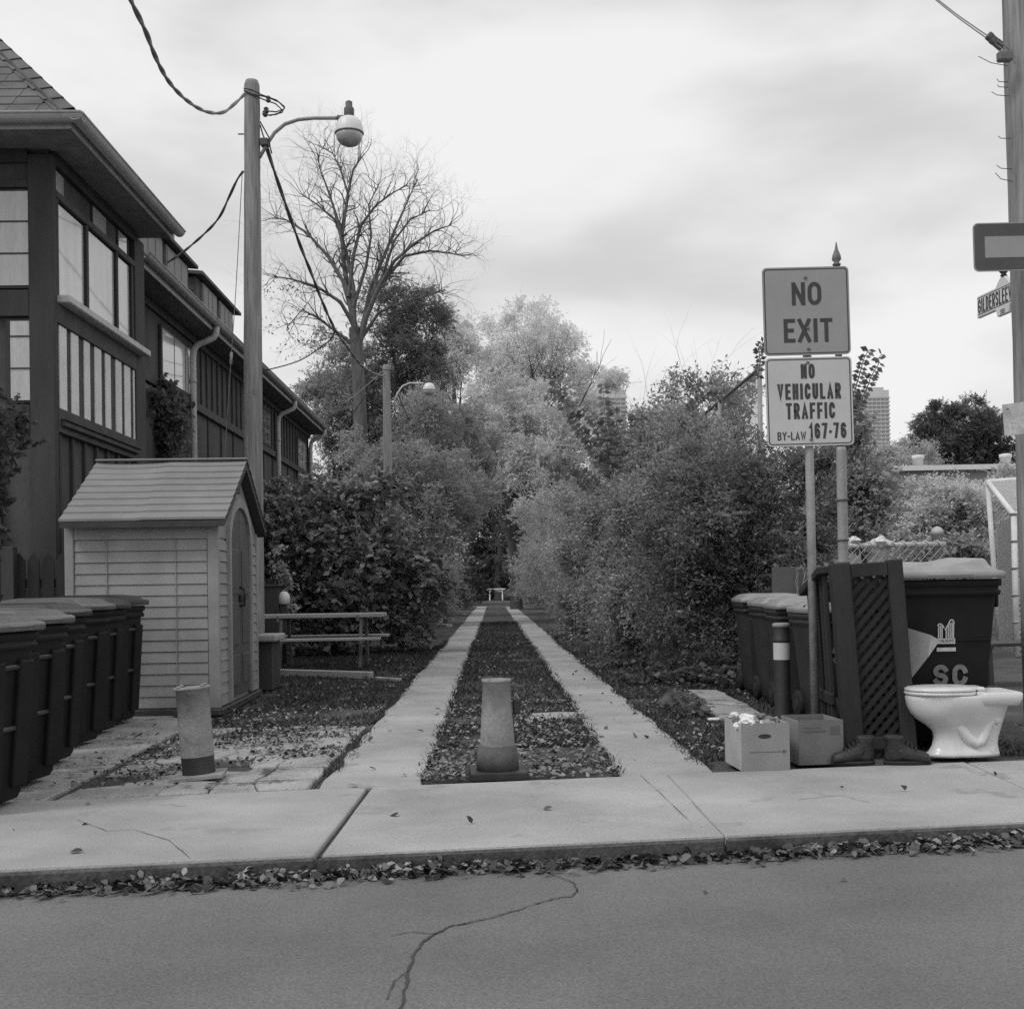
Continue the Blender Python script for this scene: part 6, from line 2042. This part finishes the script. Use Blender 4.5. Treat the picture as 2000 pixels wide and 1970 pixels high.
for i, (p, bl_, n, s_, m_, lab) in enumerate(hed):
    plant('hedge_shrub', lab, 'bush', (p[0], p[1], 0), bl_, n, s_, m_, HD, .5, .45, .15, .085 + .0025 * p[1], 20, .3, (.06, 1.2), 70 + i, limbs=9)


# arching canes with paired leaves above the hedge
def cane(label, pts, Y0, Y1, size, m, seed, group):
    rng = np.random.default_rng(seed)
    K_ = [at(x, y, Y0 + (Y1 - Y0) * i / (len(pts) - 1)) for i, (x, y) in enumerate(pts)]
    t = thing('leafy_cane', label, 'branch', tuple(K_[0]), group=group)
    C = []
    for a, b in zip(K_[:-1], K_[1:]):
        for j in range(6):
            C.append(a.lerp(b, j / 6) + Vector(rng.normal(size=3) * .006))
    C.append(K_[-1])
    MB().tube(C, [.012 * (1 - .7 * i / len(C)) for i in range(len(C))], 5).build('stem', 'twig', t, world=True)
    P, D = [], []
    vs = []
    tot = 0
    last = 0
    for i in range(1, len(C)):
        seg = (C[i] - C[i - 1])
        tot += seg.length
        while last < tot:
            last += size * .55
            d = seg.normalized()
            for s_ in (-1, 1):
                sd = d.cross(Vector((0, -1, 0))).normalized() * s_
                ld = (sd + d * .3 + Vector((0, -.2, -.45)) + Vector(rng.normal(size=3) * .18)).normalized()
                L = size * rng.uniform(.8, 1.25)
                up_ = ld.cross(Vector(rng.normal(size=3)) * .5 + Vector((0, -1, 0))).normalized()
                a = C[i]
                vs += [a, a + ld * L * .45 + up_ * L * .33, a + ld * L, a + ld * L * .45 - up_ * L * .33]
    V = np.array([tuple(v) for v in vs]) - np.array(K_[0])
    np_mesh('leaves', V, 4, m, t)
    return t


CN = 'leafy canes arching over the hedge'
cl_ = [([(1185, 940), (1160, 880), (1130, 830), (1105, 780), (1085, 745)], 'arching cane farthest left over the hedge'), ([(1200, 930), (1185, 870), (1160, 820), (1125, 790), (1100, 800)], 'cane bending left below the tallest cane'),
       ([(1200, 960), (1190, 900), (1185, 840), (1180, 790), (1178, 752)], 'tallest upright cane in front of the middle tower block'), ([(1210, 930), (1215, 880), (1205, 830), (1195, 785)], 'cane just right of the tallest one'),
       ([(1220, 950), (1235, 900), (1240, 850), (1238, 812)], 'short cane right of the middle tower block'), ([(1180, 960), (1140, 925), (1100, 905), (1060, 900)], 'cane reaching low to the left across the pale tree'),
       ([(1190, 1000), (1150, 950), (1120, 925), (1080, 925)], 'lowest cane reaching left across the pale tree'), ([(1190, 920), (1150, 860), (1115, 815), (1090, 775), (1070, 770)], 'thin cane between the leftmost canes')]
for i, (pp, lab) in enumerate(cl_):
    cane(lab, pp, 24.5, 24.0, .16, 'leaf_dull', 100 + i, CN)
cl2 = [([(1665, 850), (1680, 790), (1700, 740), (1722, 692)], 'upright leafy spray right of the lower traffic sign'), ([(1660, 800), (1670, 760), (1685, 710), (1696, 684)], 'leafy spray close to the edge of the lower traffic sign'),
       ([(1480, 740), (1484, 705), (1482, 680), (1490, 668)], 'vine tip on the chain fence left of the traffic signs'), ([(1340, 800), (1370, 775), (1400, 772), (1430, 790)], 'vine hanging over the hedge below the chain fence rail')]
for i, (pp, lab) in enumerate(cl2):
    Y_ = 14.0 if i < 2 else 17.4
    cane(lab, pp, Y_, Y_, .085, 'leaf_dark', 120 + i, 'leafy sprays near the traffic signs')
plant('loose_shrub', 'loose leafy shrub against the sky left of the chain fence', 'bush', (3.6, 26.5, 0), [E(1285, 800, 26, 50, 42, .8), E(1340, 820, 25, 50, 45, .8), E(1395, 770, 22, 55, 40, .7), E(1440, 790, 21, 50, 50, .7)], 5500, .085, 'leaf_mid', HD, .45, .4, .1, .2, 9, .1, (.05, 4), 90, limbs=12)

# behind the fence at right
BH = 'trees and shrubs beyond the right-hand fence'
plant('shrub', 'mid grey shrub right of the lower traffic sign and iron post', 'bush', (at(1690, 1000, 17).x, 17, 0),
      [E(1655, 840, 17, 26, 50, .6), E(1672, 935, 17, 48, 55, .8), E(1665, 1015, 17, 46, 55, .8), E(1700, 930, 18, 28, 30, .5)], 26000, .075, 'leaf_mid', BH, .5, .45, .2, .16, 24, .3, (.06, 2), 91)
plant('shrub', 'pale feathery shrub behind the low chain fence', 'bush', (at(1840, 1060, 27).x, 27, 0),
      [E(1820, 1000, 27, 65, 50, 1.1), E(1870, 980, 27, 55, 45, 1.1), E(1780, 1030, 27, 50, 45, 1), E(1900, 1020, 27, 50, 50, 1), E(1760, 985, 28, 36, 36, 1)], 60000, .085, 'leaf_light', BH, .45, .45, .1, .2, 24, .25, (.08, 1.6), 92, limbs=12)
plant('pine_tree', 'dark round-headed pine tree against the sky at right', 'tree', (at(1880, 1000, 84).x, 84, 0),
      [E(1885, 830, 84, 82, 50, 2.4), E(1830, 865, 84, 60, 45, 2.2), E(1930, 850, 84, 60, 50, 2.2), E(1800, 890, 84, 40, 30, 1.6), E(1880, 880, 84, 90, 45, 2.6), E(1970, 890, 84, 50, 40, 2)], 120000, .2, 'leaf_dark', BH, .35, .5, .0, .22, 24, .5, (.4, 8), 93, spike=.15)
plant('shrub', 'light leafy tree below the pine along the white roof edge', 'tree', (at(1760, 1000, 77).x, 77, 0), [E(1760, 895, 77, 50, 28, 1.4), E(1820, 905, 77, 45, 22, 1.2), E(1720, 905, 77, 40, 28, 1.2)], 12000, .17, 'leaf_grey', BH, .5, .45, .1, .35, 18, .2, (.12, 4), 94)
plant('shrub', 'dull shrub in front of the flat-roofed building near the right pole', 'bush', (at(1960, 1000, 50).x, 50, 0), [E(1965, 955, 50, 30, 35, 1.0), E(1930, 1000, 48, 45, 45, 1.2)], 12000, .16, 'leaf_grey', BH, .5, .45, .1, .32, 18, .2, (.12, 3), 95)
plant('shrub', 'dark low shrub beneath the pale feathery shrub', 'bush', (at(1880, 1100, 24).x, 24, 0), [E(1900, 1075, 24, 60, 30, .7), E(1800, 1085, 24, 60, 25, .7)], 9000, .09, 'leaf_mid', BH, .5, .45, .1, .16, 20, .3, None, 96)
for i, (x, Y) in enumerate(((-9, 60), (-12, 75), (9, 66), (14, 90), (20, 80), (-16, 100), (10, 110))):
    plant('broadleaf_tree', ['tree behind the row building, nearest of the far left ones', 'tree farther behind the row building', 'tree behind the right hedge, nearest of the far right ones', 'tree farther behind the right hedge', 'tree beside the flat-roofed building',
                              'farthest tree on the left', 'farthest tree on the right'][i], 'tree', (x, Y, 0), [(x, Y, 4.5, 3.5, 3, 3), (x + 1, Y, 3, 3, 3, 2.5)], 12000, .3, 'leaf_grey', 'background trees', .55, .45, .1, .5, 24, .3, (.25, 3), 130 + i)
